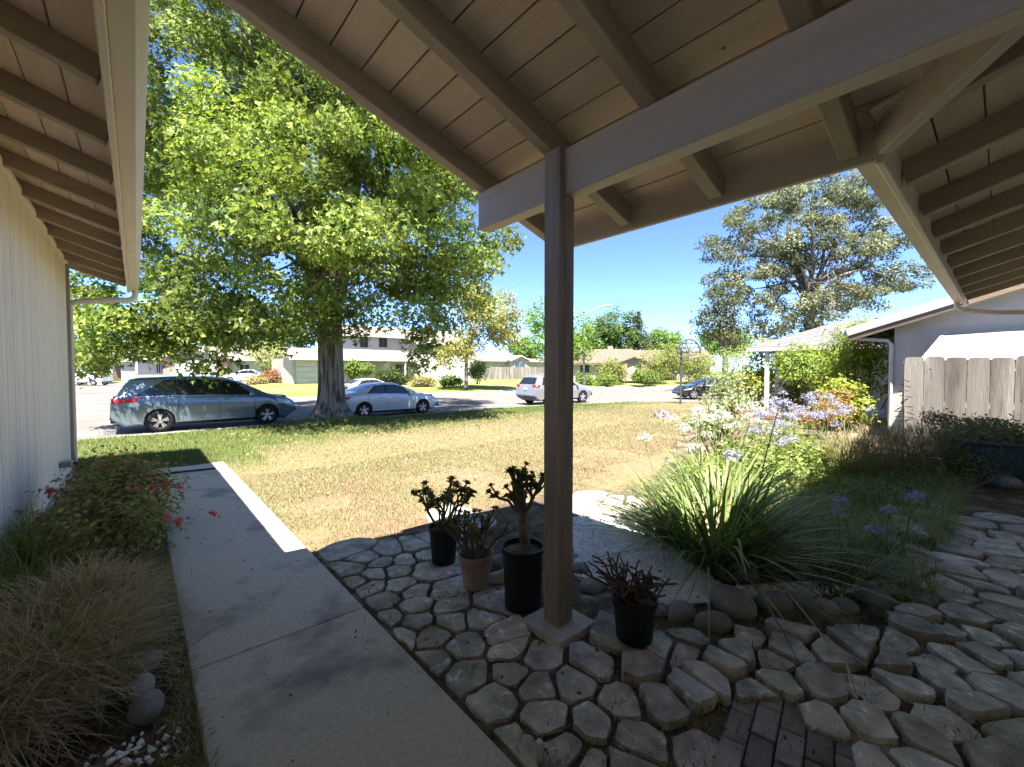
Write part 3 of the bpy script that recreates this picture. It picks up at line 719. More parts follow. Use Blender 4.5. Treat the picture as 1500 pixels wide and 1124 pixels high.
for i, s in enumerate(seeds):
    Rm = (.36 if s[0] < 3.4 else .25) if s[1] < 3.3 else .30
    poly = [s + Rm * np.array((math.cos(a), math.sin(a))) for a in np.linspace(0, 2 * math.pi, 13)[:-1]]
    poly = halfplane(poly, (1.185, 0), (-1, 0)); poly = halfplane(poly, (0, -.8), (0, -1))
    for j, t in enumerate(seeds):
        if j != i and np.linalg.norm(t - s) < .85: poly = clip(poly, s, t)
        if len(poly) < 3: break
    for t in BLK:
        if len(poly) > 2 and np.linalg.norm(t - s) < .6: poly = clip(poly, s, t)
    if len(poly) < 3: continue
    if np.linalg.norm(s - POSTC) < .6:     # leave room for the footing
        dirn = (POSTC - s) / np.linalg.norm(POSTC - s); poly = halfplane(poly, POSTC - dirn * .20, dirn)
    if len(poly) < 3: continue
    lifted = s[0] > 1.9 and s[1] < 1.5
    c0 = s
    flag(poly, s, .017 if not lifted else .022, .12, .006 + abs(rng.normal()) * .008 + (rng.uniform(.004, .045) if lifted else 0), rng.normal(size=2) * (.015 if not lifted else .06), rng, 'flagstone', pav, G['stone'])
# footing under the post
MB().add(*(lambda c, h0, h1, z0, z1: ([(c[0] + a * (h0 if z == z0 else h1), c[1] + b * (h0 if z == z0 else h1), z) for z in (z0, z1) for a, b in ((-1, -1), (1, -1), (1, 1), (-1, 1))],
     [(0, 1, 5, 4), (1, 2, 6, 5), (2, 3, 7, 6), (3, 0, 4, 7), (4, 5, 6, 7)]))(POSTC, .20, .17, -.1, .031)).build('post_footing', G['concrete'], pav)
# brick patch, as laid: running courses
bp = empty('brick_paving', (1.75, .75, -.03), kind='structure')
o_ = gz(1076, 1022, -.01)[:2]; ux = gz(1250, 1095, -.01)[:2] - o_; ux /= np.linalg.norm(ux); uy = np.array((-ux[1], ux[0]))
if uy @ (gz(1010, 1110, -.01)[:2] - o_) < 0: uy = -uy
for r_ in range(9):
    for cidx in range(0, 8):
        off = (.5 if cidx % 2 else 0) * .2
        c = o_ + ux * (cidx * .102 + .05) + uy * (r_ * .205 + .1 - off - .1)
        if c[1] < -.42 or c[0] < 1.2: continue
        ax = np.array((*uy, 0)), np.array((*ux, 0)), np.array((0, 0, 1))
        MB().obox((c[0], c[1], -.02 + rng.normal() * .003), ax, (.0985, .0475, .03), .006).build('brick', G['brick'], bp)
# rounded river stones that edge the gravel bed
def boulder(name, parent, c, ax, rot, mt, seed, sub=3):
    import bmesh
    b = bmesh.new(); bmesh.ops.create_icosphere(b, subdivisions=sub, radius=1)
    vs = []
    for v in b.verts:
        p = v.co; q = (seed * 3.1, seed * 1.7, seed * .9)
        f = 1 + .10 * mnoise.noise((p.x * 1.1 + q[0], p.y * 1.1 + q[1], p.z * 1.1 + q[2])) + .05 * mnoise.noise((p.x * 3 + q[0], p.y * 3, p.z * 3))
        x, y, z = p.x * f * ax[0], p.y * f * ax[1], p.z * f * ax[2]
        vs.append((c[0] + x * math.cos(rot) - y * math.sin(rot), c[1] + x * math.sin(rot) + y * math.cos(rot), c[2] + z))
    fs = [tuple(v.index for v in f.verts) for f in b.faces]; b.free()
    return MB().add(vs, fs).build(name, mt, parent, smooth=85)
edge = empty('stone_edging', (3.0, 1.4, -.03), 'row of rounded river stones edging the white gravel bed', 'edging')
RS = [(1003.6, 897, 26, 17), (1051, 912, 28, 20), (1082, 882, 38, 23), (1143, 881, 27, 19), (1179, 882, 26, 19), (1217, 887, 17, 15), (1245, 886, 19, 15), (1294, 877, 24, 16), (1318, 851, 22, 13), (1314, 867, 24, 14), (1285, 860, 20, 12), (1309, 834, 24, 13), (1327, 825, 22, 13),
      (849, 833, 17, 14), (870, 857, 21, 14), (890, 873, 9, 8), (966, 893, 16, 12), (1000, 888, 18, 13), (1084, 835, 34, 20), (1335, 805, 20, 12), (1265, 868, 14, 10), (840, 815, 12, 10), (862, 878, 14, 9)]
for i, (x, y, wx, hy) in enumerate(RS):
    p = gz(x, y + hy * .75, -.01); D = float((p - EYE) @ _f); k = D / FPX
    c = p + np.array((_f[0], _f[1], 0)) * wx * k * .5; sx = wx * k * 1.0
    boulder('river_stone', edge, (c[0], c[1], -.04 + hy * k * .55), (sx, sx * rng.uniform(.62, .85), hy * k * .95), -YAW + rng.normal() * .5, G['cobble'], i + 1)
sr = empty('side_bed_stones', (.12, 2.6, 0), 'three smooth grey river stones at the walkway edge by the dry grass', 'edging')
for i, (x, y, wx, hy) in enumerate([(220, 976, 24, 17), (213, 1012, 24, 18), (224, 1040, 30, 22)]):
    p = gz(x, y + hy * .6, 0); k = float((p - EYE) @ _f) / FPX
    boulder('river_stone', sr, (p[0] - .02, p[1] + .03, .02 + hy * k * .4), (wx * k, wx * k * .7, hy * k * .85), .9 + i * .3, G['cobble'], 40 + i)
# white gravel and pebbles (countless)
def pebbles(name, P, size, mt, seed):
    rng = rngs(seed); N = len(P)
    T = np.array([(1, 0, 0), (-1, 0, 0), (0, 1, 0), (0, -1, 0), (0, 0, 1), (0, 0, -1)], float); tr = np.array([(0, 2, 4), (2, 1, 4), (1, 3, 4), (3, 0, 4), (2, 0, 5), (1, 2, 5), (3, 1, 5), (0, 3, 5)])
    Q = unit(rng.normal(size=(N, 6, 3)) * .28 + T) * (size * rng.uniform(.55, 1.35, (N, 1, 1))) * rng.uniform(.6, 1.15, (N, 1, 3))
    a = rng.uniform(0, 6.28, N); c, s = np.cos(a)[:, None], np.sin(a)[:, None]
    X = Q[:, :, 0] * c - Q[:, :, 1] * s; Y = Q[:, :, 0] * s + Q[:, :, 1] * c
    V = np.stack([X, Y, Q[:, :, 2]], 2) + P[:, None]
    F = (np.arange(N)[:, None, None] * 6 + tr[None]).reshape(-1, 3)
    return np_mesh(name, V.reshape(-1, 3), F, mt, None, None)
gp = [gz(*q, 0)[:2] for q in [(842, 845), (838, 760), (880, 757), (935, 768), (985, 800), (1060, 862), (1250, 850), (1290, 855), (1200, 872), (1060, 880), (990, 890), (940, 880), (890, 862)]]
gp = np.array(gp)
poly_sheet('gravel_bed', gp, -.004, 'gravel', bumpy=.006, step=.05)
rng = rngs(31); pts = []
x0, y0 = gp.min(0); x1, y1 = gp.max(0)
while len(pts) < 17000:
    x, y = rng.uniform(x0, x1), rng.uniform(y0, y1)
    if pin(gp, x, y) and rng.random() < (1 if x < 3.7 else .4): pts.append((x, y, .003 + rng.uniform(0, .012)))
tag(pebbles('white_gravel', np.array(pts), .0135, G['pebble'], 1), 'white gravel spread over the bed behind the porch post', 'gravel', kind='stuff')
pts = []
for i in range(520):
    y = rng.uniform(1.7, 2.55); x = rng.uniform(-.75, .12)
    if rng.random() < .9 - abs(x + .2) * .6: pts.append((x, y, -.015 + rng.uniform(0, .02)))
tag(pebbles('white_pebbles', np.array(pts), .019, G['pebble'], 2), 'pale pebbles strewn among litter in the bed beside the walk', 'pebbles', kind='stuff')
# dead leaves and twigs between the stones
def litter(name, area, n, seed, z, size=.03, cols=((.16, .09, .05), (.24, .17, .1), (.1, .06, .04), (.3, .25, .18))):
    rng = rngs(seed); P = []
    while len(P) < n:
        x, y = rng.uniform(area[0], area[1]), rng.uniform(area[2], area[3])
        P.append((x, y, z + rng.uniform(0, .02)))
    P = np.array(P); V, F, k = leaves(P, size, rng, 'oval', up=.8, droop=0); c = leafcol(n, k, cols, rng, .3)
    return np_mesh(name, V, F, G['dry'], None, c)
tag(litter('leaf_litter', (1.25, 6.5, -.3, 3.3), 3200, 4, -.004), 'brown leaf litter lying between the flagstones', 'leaf litter', kind='stuff')
tag(litter('side_leaf_litter', (-.8, .17, 1.4, 3.4), 1100, 5, -.01), 'brown leaf litter under the dry grass mound', 'leaf litter', kind='stuff')
# moss and fine weeds in the joints
rng = rngs(8); N = 22000
P = np.stack([rng.uniform(1.2, 6.5, N), rng.uniform(-.3, 3.6, N), np.full(N, -.006)], 1)
keep = np.array([mnoise.noise((p[0] * 2.2, p[1] * 2.2, 4)) + .012 * p[0] * 8 * (p[1] < 1.4) > -.02 for p in P]); P = P[keep]; n = len(P)
V, F, c = blades(P, rng.uniform(0, 6.28, n), rng.uniform(.03, .085, n), rng.uniform(.0025, .005, n), rng.uniform(.1, .7, n), rng.uniform(.1, .5, n), rng, 2, [(.16, .17, .05), (.1, .13, .04), (.3, .26, .12)])
tag(np_mesh('joint_weeds', V, F, G['blade'], None, c), 'thin weeds and moss growing in the flagstone joints', 'weeds', kind='stuff')
# ------------------------------------------------------------------ vehicles
def paint(name, col, metal=.35, rough=.28):
    m = plain(name, col, rough, metal, .5, coat=.8); b = m.node_tree.nodes['Principled BSDF']; b.inputs['Coat Roughness'].default_value = .06
    n = m.node_tree.nodes; l = m.node_tree.links       # road dust, very faint
    tc = n.new('ShaderNodeTexCoord'); x = n.new('ShaderNodeTexNoise'); x.inputs['Scale'].default_value = 2.2; x.inputs['Detail'].default_value = 6; l.new(tc.outputs['Object'], x.inputs['Vector'])
    mr = n.new('ShaderNodeMapRange'); mr.inputs[3].default_value = rough * .8; mr.inputs[4].default_value = rough * 1.5; l.new(x.outputs['Fac'], mr.inputs[0]); l.new(mr.outputs[0], b.inputs['Roughness'])
    return m
CM = dict(tyre=mat('tyre', (.025, .025, .026), rough=.85, scale=9, bump=.2), rim=plain('alloy_rim', (.62, .62, .63), .3, .8), dark=plain('car_dark_trim', (.015, .015, .016), .55),
          glass=plain('car_glass', (.012, .016, .02), .03, 0, .9), red=plain('tail_lamp_red', (.30, .012, .012), .12, 0, .6, .6), lamp=plain('head_lamp', (.7, .72, .74), .08, .2, .8, .5),
          seam=plain('panel_gap', (.02, .02, .022), .8), plate=plain('licence_plate', (.75, .76, .78), .4), amber=plain('amber_lamp', (.6, .22, .03), .2), seat=plain('seat_fabric', (.10, .09, .085), .9))
def make_car(name, label, cat, loc, heading, P, paintm, far=False, group=None):
    """local x forward, y left, z up from the road; P: profile spec"""
    root = empty(name, (0, 0, 0), label, cat, group)
    L, W = P['L'], P['W'] / 2; top = P['top']; belt = P['belt']; xf, xr = P['axle_f'], P['axle_r']; rw = P['rw']; ra = rw + .05; sill = P.get('sill', .2)
    tx = [p[0] for p in top]; tz = [p[1] for p in top]
    def zt(x): return float(np.interp(x, tx, tz))
    def zb(x): return min(float(np.interp(x, [p[0] for p in belt], [p[1] for p in belt])), zt(x) - .004)
    x0, x1 = tx[0], tx[-1]
    def hw(x):
        a = (x - x0); b = (x1 - x); f = 1 - P.get('rt', .10) * max(0, 1 - a / .55) ** 2.2 - P.get('ft', .22) * max(0, 1 - b / .9) ** 2.2
        return W * f
    def arch(x):
        z = -1
        for xa in (xf, xr):
            if abs(x - xa) < ra: z = max(z, rw + math.sqrt(ra * ra - (x - xa) ** 2))
        return z
    inset = P.get('inset', .20)
    def section(x):
        w = hw(x); b = zb(x); t = zt(x); g = max(0, min(1, (t - b) / .42)); lo = min(sill + .25 * max(0, 1 - min(x - x0, x1 - x) / .35) , b - .06)
        y7 = w * .95 - inset * g - .05; z7 = b + (t - b) * (.86 if g > .3 else .8)
        pts = [(0, lo), (w * .88, lo), (w * .965, lo + .07), (w * .995, lo + (b - lo) * .42), (w, lo + (b - lo) * .66), (w * .985, b - .07), (w * .955, b),
               (w * .955 + (y7 - w * .955) * .5 + .012 * g, b + (z7 - b) * .52), (y7, z7), (y7 * .86, t - (t - z7) * .35), (y7 * .55, t - .012 * g), (0, t)]
        a = arch(x)
        out = []
        for i, (y, z) in enumerate(pts):
            if i <= 4 and z < a: z = a + .001 * i
            out.append((y, min(z, t) if i < 11 else z))
        return out
    st = sorted(set([round(v, 3) for v in list(np.linspace(x0, x1, 44)) + tx + [xf - ra, xf + ra, xr - ra, xr + ra, xf - ra * .93, xf + ra * .93, xr - ra * .93, xr + ra * .93, xf - ra * .75, xf + ra * .75, xr + ra * .75, xr - ra * .75]]))
    vs = []; fs = []
    for x in st:
        s = section(x); row = [(x, y, z) for y, z in s] + [(x, -y, z) for y, z in s[::-1][1:-1]]; vs += row
    k = 22
    for i in range(len(st) - 1):
        for j in range(k): fs.append((i * k + j, i * k + (j + 1) % k, (i + 1) * k + (j + 1) % k, (i + 1) * k + j))
    fs.append(tuple(range(k))); fs.append(tuple((len(st) - 1) * k + j for j in range(k - 1, -1, -1)))
    body = MB().add(vs, fs).build('body', paintm, root, smooth=32, fix=True)
    def ysurf(x, z):
        s = section(x)[1:10]
        for (ya, za), (yb, zb_) in zip(s[:-1], s[1:]):
            if za <= z <= zb_ and zb_ > za: return ya + (yb - ya) * (z - za) / (zb_ - za)
        return s[-1][0] if z > s[-1][1] else s[0][0]
    def side_patch(nm, mt, poly, off=.006, n=(8, 4), par=None, sides=(1, -1)):
        """poly: xb0,xb1 (bottom ends), xt0,xt1 (top ends), zlow(x), zhigh(x)"""
        xb0, xb1, xt0, xt1, zl_, zh_ = poly
        for sd in sides:
            v = []; f = []
            for j in range(n[1] + 1):
                t = j / n[1]; a = xb0 + (xt0 - xb0) * t; b = xb1 + (xt1 - xb1) * t
                for i in range(n[0] + 1):
                    x = a + (b - a) * i / n[0]; z = zl_(x) + (zh_(x) - zl_(x)) * t
                    v.append((x, sd * (ysurf(x, z) + off), z))
            m_ = n[0] + 1
            for j in range(n[1]):
                for i in range(n[0]):
                    q = (j * m_ + i, j * m_ + i + 1, (j + 1) * m_ + i + 1, (j + 1) * m_ + i); f.append(q if sd < 0 else q[::-1])
            MB().add(v, f).build(nm, mt, par or root, smooth=60)
    def top_patch(nm, mt, xa, xb, fr, off=.006, ya=-1, yb=1):
        v = []; f = []; ns, ny = 6, 8
        for i in range(ns + 1):
            x = xa + (xb - xa) * i / ns; s = section(x); y7 = s[8][0] * fr
            dz = (zt(x + .01) - zt(x - .01)) / .02; nn = np.array((-dz, 0, 1)) / math.hypot(1, dz)
            for j in range(ny + 1):
                y = y7 * (ya + (yb - ya) * j / ny); ay = abs(y)
                q = s[8:12][::-1]; z = float(np.interp(ay, [p[0] for p in q], [p[1] for p in q]))
                v.append(tuple(np.array((x, y, z)) + nn * off))
        for i in range(ns):
            for j in range(ny): f.append((i * (ny + 1) + j, i * (ny + 1) + j + 1, (i + 1) * (ny + 1) + j + 1, (i + 1) * (ny + 1) + j))
        MB().add(v, f).build(nm, mt, root, smooth=60, fix=True)
    zlo = lambda x: zb(x) + .03
    zhi = lambda x: zb(x) + (zt(x) - zb(x)) * .84 - .015
    for (w0, w1) in zip(P['win'][:-1], P['win'][1:]):     # dark pillars between the side windows
        side_patch('pillar', CM['dark'], (w0[1] - .03, w1[0] + .03, w0[3] - .03, w1[2] + .03, zlo, zhi), .003, (3, 4))
    for (a, b, c, d) in P['win']:
        side_patch('window', CM['glass'], (a, b, c, d, zlo, zhi))
    side_patch('belt_trim', CM['rim'], (P['win'][0][0], P['win'][-1][1], P['win'][0][0], P['win'][-1][1], lambda x: zb(x) + .008, lambda x: zb(x) + .026), .009, (14, 1))
    if 'shield' in P: top_patch('windscreen', CM['glass'], *P['shield'], .93)
    if 'rearglass' in P: top_patch('rear_window', CM['glass'], *P['rearglass'], .9)
    for xs__ in P.get('seams', ()):
        side_patch('panel_gap', CM['seam'], (xs__ - .006, xs__ + .006, xs__ - .006, xs__ + .006, lambda x: max(sill + .1, arch(x) + .02), lambda x: zb(x)), .003, (1, 6))
    side_patch('rocker', CM['dark'], (xr + ra + .02, xf - ra - .02, xr + ra + .02, xf - ra - .02, lambda x: sill + .005, lambda x: sill + .065), .006, (8, 1))
    for xh, zh in P.get('handles', ()):
        for sd in (1, -1):
            y = ysurf(xh, zh); MB().box(xh - .1, xh + .1, sd * (y + .0), sd * (y + .035), zh - .016, zh + .016, .008).build('door_handle', paintm, root)
    if P.get('tail'):
        a, b, z0_, z1_ = P['tail']; side_patch('tail_lamp', CM['red'], (a, b - .12, a + .03, b, lambda x: z0_ + (x - a) * .12, lambda x: z1_), .012, (6, 3))
        ee = x0
        for sd in (1, -1):
            # wrap-around lamp on the tail
            yy = hw(a + .02); zz = (z0_ + z1_) / 2
            MB().obox((a + .005, sd * (yy * .80), zz), np.eye(3), (.03, yy * .17, (z1_ - z0_) * .5), .02).build('tail_lamp', CM['red'], root)
    if P.get('head'):
        a, b, z0_, z1_ = P['head']; side_patch('head_lamp', CM['lamp'], (a, b, a - .08, b - .06, lambda x: z0_ - (x - a) * .1, lambda x: z1_ - (x - a) * .28), .01, (6, 3))
    # mirrors
    if P.get('mirror'):
        xm, zm = P['mirror']
        for sd in (1, -1):
            y = ysurf(xm, zm) + .09; MB().obox((xm, sd * y, zm + .02), np.eye(3), (.07, .10, .075), .03).build('mirror', paintm, root)
    # underbody, wheel wells
    MB().box(x0 + .35, x1 - .35, -W * .80, W * .80, sill - .03, zb(0) - .08).build('underbody', CM['dark'], root)
    # front / rear bumpers dark valance and plate
    MB().obox((x0 + .02, 0, P.get('plate_z', .8)), np.eye(3), (.03, .16, .06), .01).build('licence_plate', CM['plate'], root)
    MB().obox((x0 + .10, 0, sill + .17), np.eye(3), (.09, W * .78, .06), .02).build('rear_valance', CM['dark'], root)
    MB().obox((x1 - .13, 0, sill + .22), np.eye(3), (.1, W * .55, .08), .02).build('grille', CM['dark'], root)
    if P.get('rails'):
        for sd in (1, -1): MB().tube([(P['rails'][0], sd * W * .66, zt(P['rails'][0]) + .02), (P['rails'][0] + .12, sd * W * .66, zt(0) + .045), (P['rails'][1] - .12, sd * W * .66, zt(0) + .045), (P['rails'][1], sd * W * .66, zt(P['rails'][1]) + .0)], .02, 6).build('roof_rail', CM['rim'], root)
    if P.get('bed'): pass
    # wheels
    proto = None
    for xa in (xf, xr):
        for sd in (1, -1):
            if proto is None:
                proto = empty('wheel', (0, 0, 0), parent=root)
                axs = ((1, 0, 0), (0, 0, 1), (0, 1, 0))
                MB().lathe([(rw * .66, -.10), (rw * .92, -.105), (rw, -.085), (rw, .085), (rw * .92, .105), (rw * .66, .10)], 32, (0, 0, 0), axs, cap=False).build('tyre', CM['tyre'], proto, smooth=50, fix=True)
                rb = MB().lathe([(rw * .665, .095), (rw * .62, .085), (rw * .60, .05), (rw * .05, .03)], 32, (0, 0, 0), axs, cap=False).lathe([(rw * .665, -.095), (rw * .62, -.085), (rw * .60, -.05), (rw * .05, -.03)], 32, (0, 0, 0), axs, cap=False)
                rb.build('rim_well', CM['dark'], proto, smooth=50, fix=True)
                sp = MB().lathe([(rw * .67, .099), (rw * .61, .094), (rw * .605, .08)], 32, (0, 0, 0), axs, cap=False)
                for s_ in (1, -1):
                    for q in range(5):
                        for dq in (-.17, .17):
                            a = 2 * math.pi * q / 5 + dq + .3; dd = np.array((math.cos(a + (.0)), 0, math.sin(a))); b0_ = np.array((math.cos(a - dq * .3), 0, math.sin(a - dq * .3)))
                            sp.bar(b0_ * rw * .1 + (0, s_ * .075, 0), dd * rw * .63 + (0, s_ * .088, 0), .042, .018, up=(0, 1, 0))
                    sp.lathe([(rw * .17, .06 * s_), (rw * .17, .098 * s_), (rw * .12, .102 * s_)], 14, (0, 0, 0), axs)
                sp.build('rim', CM['rim'], proto, smooth=35, fix=True); wobj = proto
            else: wobj = copy_tree(proto, root)
            wobj.location = (xa, sd * (W - .125), rw)
    root.location = loc; root.rotation_euler = (0, 0, heading)
    return root
VAN = dict(L=5.2, W=1.98, rw=.345, axle_f=1.60, axle_r=-1.40, sill=.22, inset=.17, rt=.08, ft=.2,
           top=[(-2.56, .5), (-2.54, .95), (-2.42, 1.15), (-2.2, 1.55), (-2.08, 1.68), (-1.9, 1.725), (-1.0, 1.765), (0, 1.75), (.45, 1.70), (.9, 1.53), (1.55, 1.17), (1.75, 1.10), (2.2, 1.01), (2.45, .88), (2.58, .72), (2.6, .5)],
           belt=[(-2.6, 1.10), (-1.6, 1.12), (0, 1.10), (1.0, 1.06), (1.6, 1.03), (2.6, .75)],
           win=[(-2.0, -.98, -1.25, -.98), (-.88, .12, -.88, .12), (.22, 1.22, .22, .72)], shield=(1.45, .62), rearglass=(-2.44, -2.12), seams=(-.93, .17, 1.22), handles=((-.05, .98), (.36, .98)),
           tail=(-2.50, -1.85, .93, 1.10), head=(1.95, 2.42, .76, .94), mirror=(1.12, 1.1), plate_z=.85)
SED = dict(L=4.5, W=1.75, rw=.31, axle_f=1.36, axle_r=-1.34, sill=.19, inset=.20, rt=.12, ft=.22,
           top=[(-2.22, .45), (-2.2, .85), (-2.1, 1.0), (-1.62, 1.06), (-1.3, 1.2), (-.85, 1.38), (-.3, 1.435), (.2, 1.40), (.6, 1.25), (1.15, .98), (1.4, .93), (1.9, .82), (2.15, .68), (2.25, .55), (2.27, .4)],
           belt=[(-2.25, .95), (-1.3, .97), (0, .93), (1.0, .88), (1.6, .82), (2.3, .6)],
           win=[(-1.25, -.40, -.85, -.40), (-.33, .62, -.33, .30), (.66, .92, .38, .50)], shield=(1.08, .32), rearglass=(-1.55, -.98), seams=(-.37, .72, -1.18), handles=((-.62, .82), (.1, .8)),
           tail=(-2.17, -1.85, .76, .90), head=(1.55, 2.1, .64, .74), mirror=(.72, .93), plate_z=.7)
SUV = dict(L=4.7, W=1.88, rw=.36, axle_f=1.38, axle_r=-1.32, sill=.27, inset=.16, rt=.08, ft=.2,
           top=[(-2.32, .55), (-2.30, 1.0), (-2.22, 1.14), (-2.0, 1.5), (-1.9, 1.62), (-1.7, 1.68), (-.8, 1.72), (0, 1.70), (.35, 1.64), (.8, 1.42), (1.2, 1.16), (1.4, 1.10), (1.9, 1.03), (2.2, .9), (2.33, .75), (2.35, .5)],
           belt=[(-2.35, 1.12), (-1.6, 1.1), (0, 1.06), (1.2, 1.02), (1.6, .98), (2.4, .75)],
           win=[(-1.85, -1.15, -1.6, -1.15), (-1.05, -.12, -1.05, -.12), (-.02, .98, -.02, .5)], shield=(1.15, .45), rearglass=(-2.2, -1.95), seams=(-.07, 1.0, -1.1), handles=((-.8, .95), (.2, .93)),
           tail=(-2.27, -1.95, .98, 1.15), head=(1.75, 2.2, .8, .93), mirror=(.85, 1.08), plate_z=.92, rails=(-1.6, .2))
PICK = dict(L=5.3, W=1.9, rw=.37, axle_f=1.65, axle_r=-1.45, sill=.36, inset=.16, rt=.03, ft=.14,
            top=[(-2.62, .55), (-2.6, 1.05), (-1.05, 1.08), (-.9, 1.3), (-.75, 1.65), (-.5, 1.74), (.3, 1.72), (.55, 1.6), (1.05, 1.17), (1.2, 1.13), (2.3, 1.06), (2.55, .95), (2.6, .6)],
            belt=[(-2.65, 1.04), (-.6, 1.12), (1.2, 1.08), (2.6, .9)], win=[(-.7, .12, -.62, .12), (.2, .98, .2, .55)], shield=(1.02, .6), rearglass=(-.92, -.72), seams=(-.78, .16, 1.0), handles=((-.5, .98),), tail=(-2.58, -2.4, .8, 1.0), head=(2.2, 2.5, .8, .95), mirror=(.95, 1.1), plate_z=.7)
RZ = -.288
van = make_car('minivan', 'blue-grey minivan parked at the kerb beside the big tree trunk', 'minivan', (1.93, 18.40, RZ), R(0), VAN, paint('paint_bluegrey', (.155, .205, .25), .45, .22))
make_car('sedan', 'silver-white sedan parked at the kerb just past the tree trunk', 'sedan', (8.35, 18.05, RZ), R(0), SED, paint('paint_silver', (.55, .58, .61), .25, .28))
make_car('sedan', 'pale sedan across the street, showing only its roof and windows behind the silver one', 'sedan', (11.9, 28.2, RZ), R(2), SED, paint('paint_pale', (.52, .53, .53), .15, .3))
make_car('suv', 'silver sport utility wagon seen from behind, half hidden by the porch post', 'suv', (18.75, 17.5, RZ), R(-4), SUV, paint('paint_suv', (.27, .275, .28), .4, .3))
make_car('sedan', 'black low sedan parked beyond the flower bed near the basketball hoop', 'sedan', (29.6, 13.3, RZ + .03), math.atan2(.658, -.753), SED, paint('paint_black', (.012, .013, .016), .1, .2))
c = gd(362, 552, 47); make_car('sedan', 'white sedan on the driveway of the house with the big garage door', 'sedan', (c[0], c[1], .36), math.atan2(.5, -.85), SED, paint('paint_white', (.62, .62, .6), 0, .35))
c = gd(128, 553, 56); make_car('pickup_truck', 'white pickup truck parked far down the side street', 'pickup', (c[0], c[1], -.27), math.atan2(.6, -.8), PICK, paint('paint_white_truck', (.6, .59, .57), 0, .4))
# ------------------------------------------------------------------ fence, neighbour's house, houses across the street
def facade(Y):
    def q(x, y): p = gy(x, y, Y); return p[0], p[2]
    return q
def wbox(mb, x0, x1, y0, y1, z0, z1): return mb.box(min(x0, x1), max(x0, x1), min(y0, y1), max(y0, y1), min(z0, z1), max(z0, z1))
def gable_roof(parent, x0, x1, yf, yb, ze, pitch, along, mt, over=.5, fasc='white', t=.12, hipl=0, hipr=0):
    """gable roof over a plan rectangle; along='x' ridge runs in X, hipl/hipr pull ridge ends in"""
    mb = MB()
    if along == 'x':
        ym = (yf + yb) / 2; zr_ = ze + pitch * (yb - yf) / 2; a, b = x0 - over, x1 + over; f, k = yf - over, yb + over; ze2 = ze - pitch * over
        R0 = (a + hipl, ym, zr_); R1 = (b - hipr, ym, zr_)
        A, B, C_, D = (a, f, ze2), (b, f, ze2), (b, k, ze2), (a, k, ze2)
        mb.prism([A, B, R1, R0], (0, 0, t)); mb.prism([D, R0, R1, C_], (0, 0, t))
        if hipl: mb.prism([A, R0, D], (0, 0, t))
        if hipr: mb.prism([B, C_, R1], (0, 0, t))
    else:
        xm = (x0 + x1) / 2; zr_ = ze + pitch * (x1 - x0) / 2; a, b = yf - over, yb + over; l, r_ = x0 - over, x1 + over; ze2 = ze - pitch * over
        mb.prism([(l, a, ze2), (xm, a, zr_), (xm, b, zr_), (l, b, ze2)], (0, 0, t)); mb.prism([(xm, a, zr_), (r_, a, ze2), (r_, b, ze2), (xm, b, zr_)], (0, 0, t))
    o = mb.build('roof', G[mt], parent, fix=True)
    fb = MB()
    if along == 'x': fb.box(x0 - over + .02, x1 + over - .02, yf - over - .03, yf - over, ze2 - .14, ze2 + t - .02)
    else:
        fb.bar((x0 - over, yf - over - .02, ze2 - .02), ((x0 + x1) / 2, yf - over - .02, zr_ - .02), .03, .2); fb.bar(((x0 + x1) / 2 + .004, yf - over - .02, zr_ - .02), (x1 + over, yf - over - .02, ze2 - .02), .03, .2)
    fb.build('fascia', G[fasc], o)
    return o
def window(parent, x0, x1, z0, z1, y, mt='white', mull=1):
    f = MB(); w = .07
    wbox(f, x0, x1, y - .05, y + .02, z0, z0 + w); wbox(f, x0, x1, y - .05, y + .02, z1 - w, z1); wbox(f, x0, x0 + w, y - .05, y + .02, z0 + w, z1 - w); wbox(f, x1 - w, x1, y - .05, y + .02, z0 + w, z1 - w)
    for i in range(mull): xm = x0 + (x1 - x0) * (i + 1) / (mull + 1); wbox(f, xm - .025, xm + .025, y - .04, y + .02, z0 + w, z1 - w)
    o = f.build('window', G[mt], parent)
    MB().box(x0 + .02, x1 - .02, y - .015, y + .01, z0 + .02, z1 - .02).build('pane', G['glass'], o); return o
def garage(parent, x0, x1, z0, z1, y, mt='white'):
    d = empty('garage_door', ((x0 + x1) / 2, y, z0), parent=parent)
    n = 4; h = (z1 - z0) / n
    for i in range(n): MB().box(x0, x1, y - .05, y, z0 + i * h + .012, z0 + (i + 1) * h - .012, .01).build('door_panel', G[mt], d)
    MB().box(x0 - .12, x0 - .01, y - .07, y, z0, z1 + .1).box(x1 + .01, x1 + .12, y - .07, y, z0, z1 + .1).box(x0 - .01, x1 + .01, y - .07, y, z1 + .004, z1 + .11).build('door_trim', G['white'], d)

# near fence: seven wide weathered boards beside the planter
fx = 11.5; fen = empty('board_fence', (fx, .4, 0), 'weathered grey board fence with rounded tops behind the round planter', 'fence')
rng = rngs(17); yb = gx(1325, 540, fx)[1]; pitch = .287
for i in range(9):
    y1 = yb - i * pitch; y0 = y1 - pitch + .009; zt_ = 1.90 + rng.normal() * .012; pts = []
    for a, b in ((0, -.22), (.03, -.06), (.10, -.012), (.2, 0), (.8, 0), (.90, -.012), (.97, -.06), (1, -.22)): pts.append((fx, y0 + (y1 - y0) * a, zt_ + b * .45))
    MB().prism([(fx, y0, .02)] + pts + [(fx, y1, .02)], (.024, 0, 0)).build('board', G['fence'], fen, fix=True)
for z in (.45, 1.55): MB().box(fx + .026, fx + .07, yb - 9 * pitch, yb, z, z + .09).build('rail', G['fence'], fen)
MB().box(fx + .03, fx + .12, yb - .06, yb + .03, 0, 1.82, .004).build('fence_post', G['white'], fen)
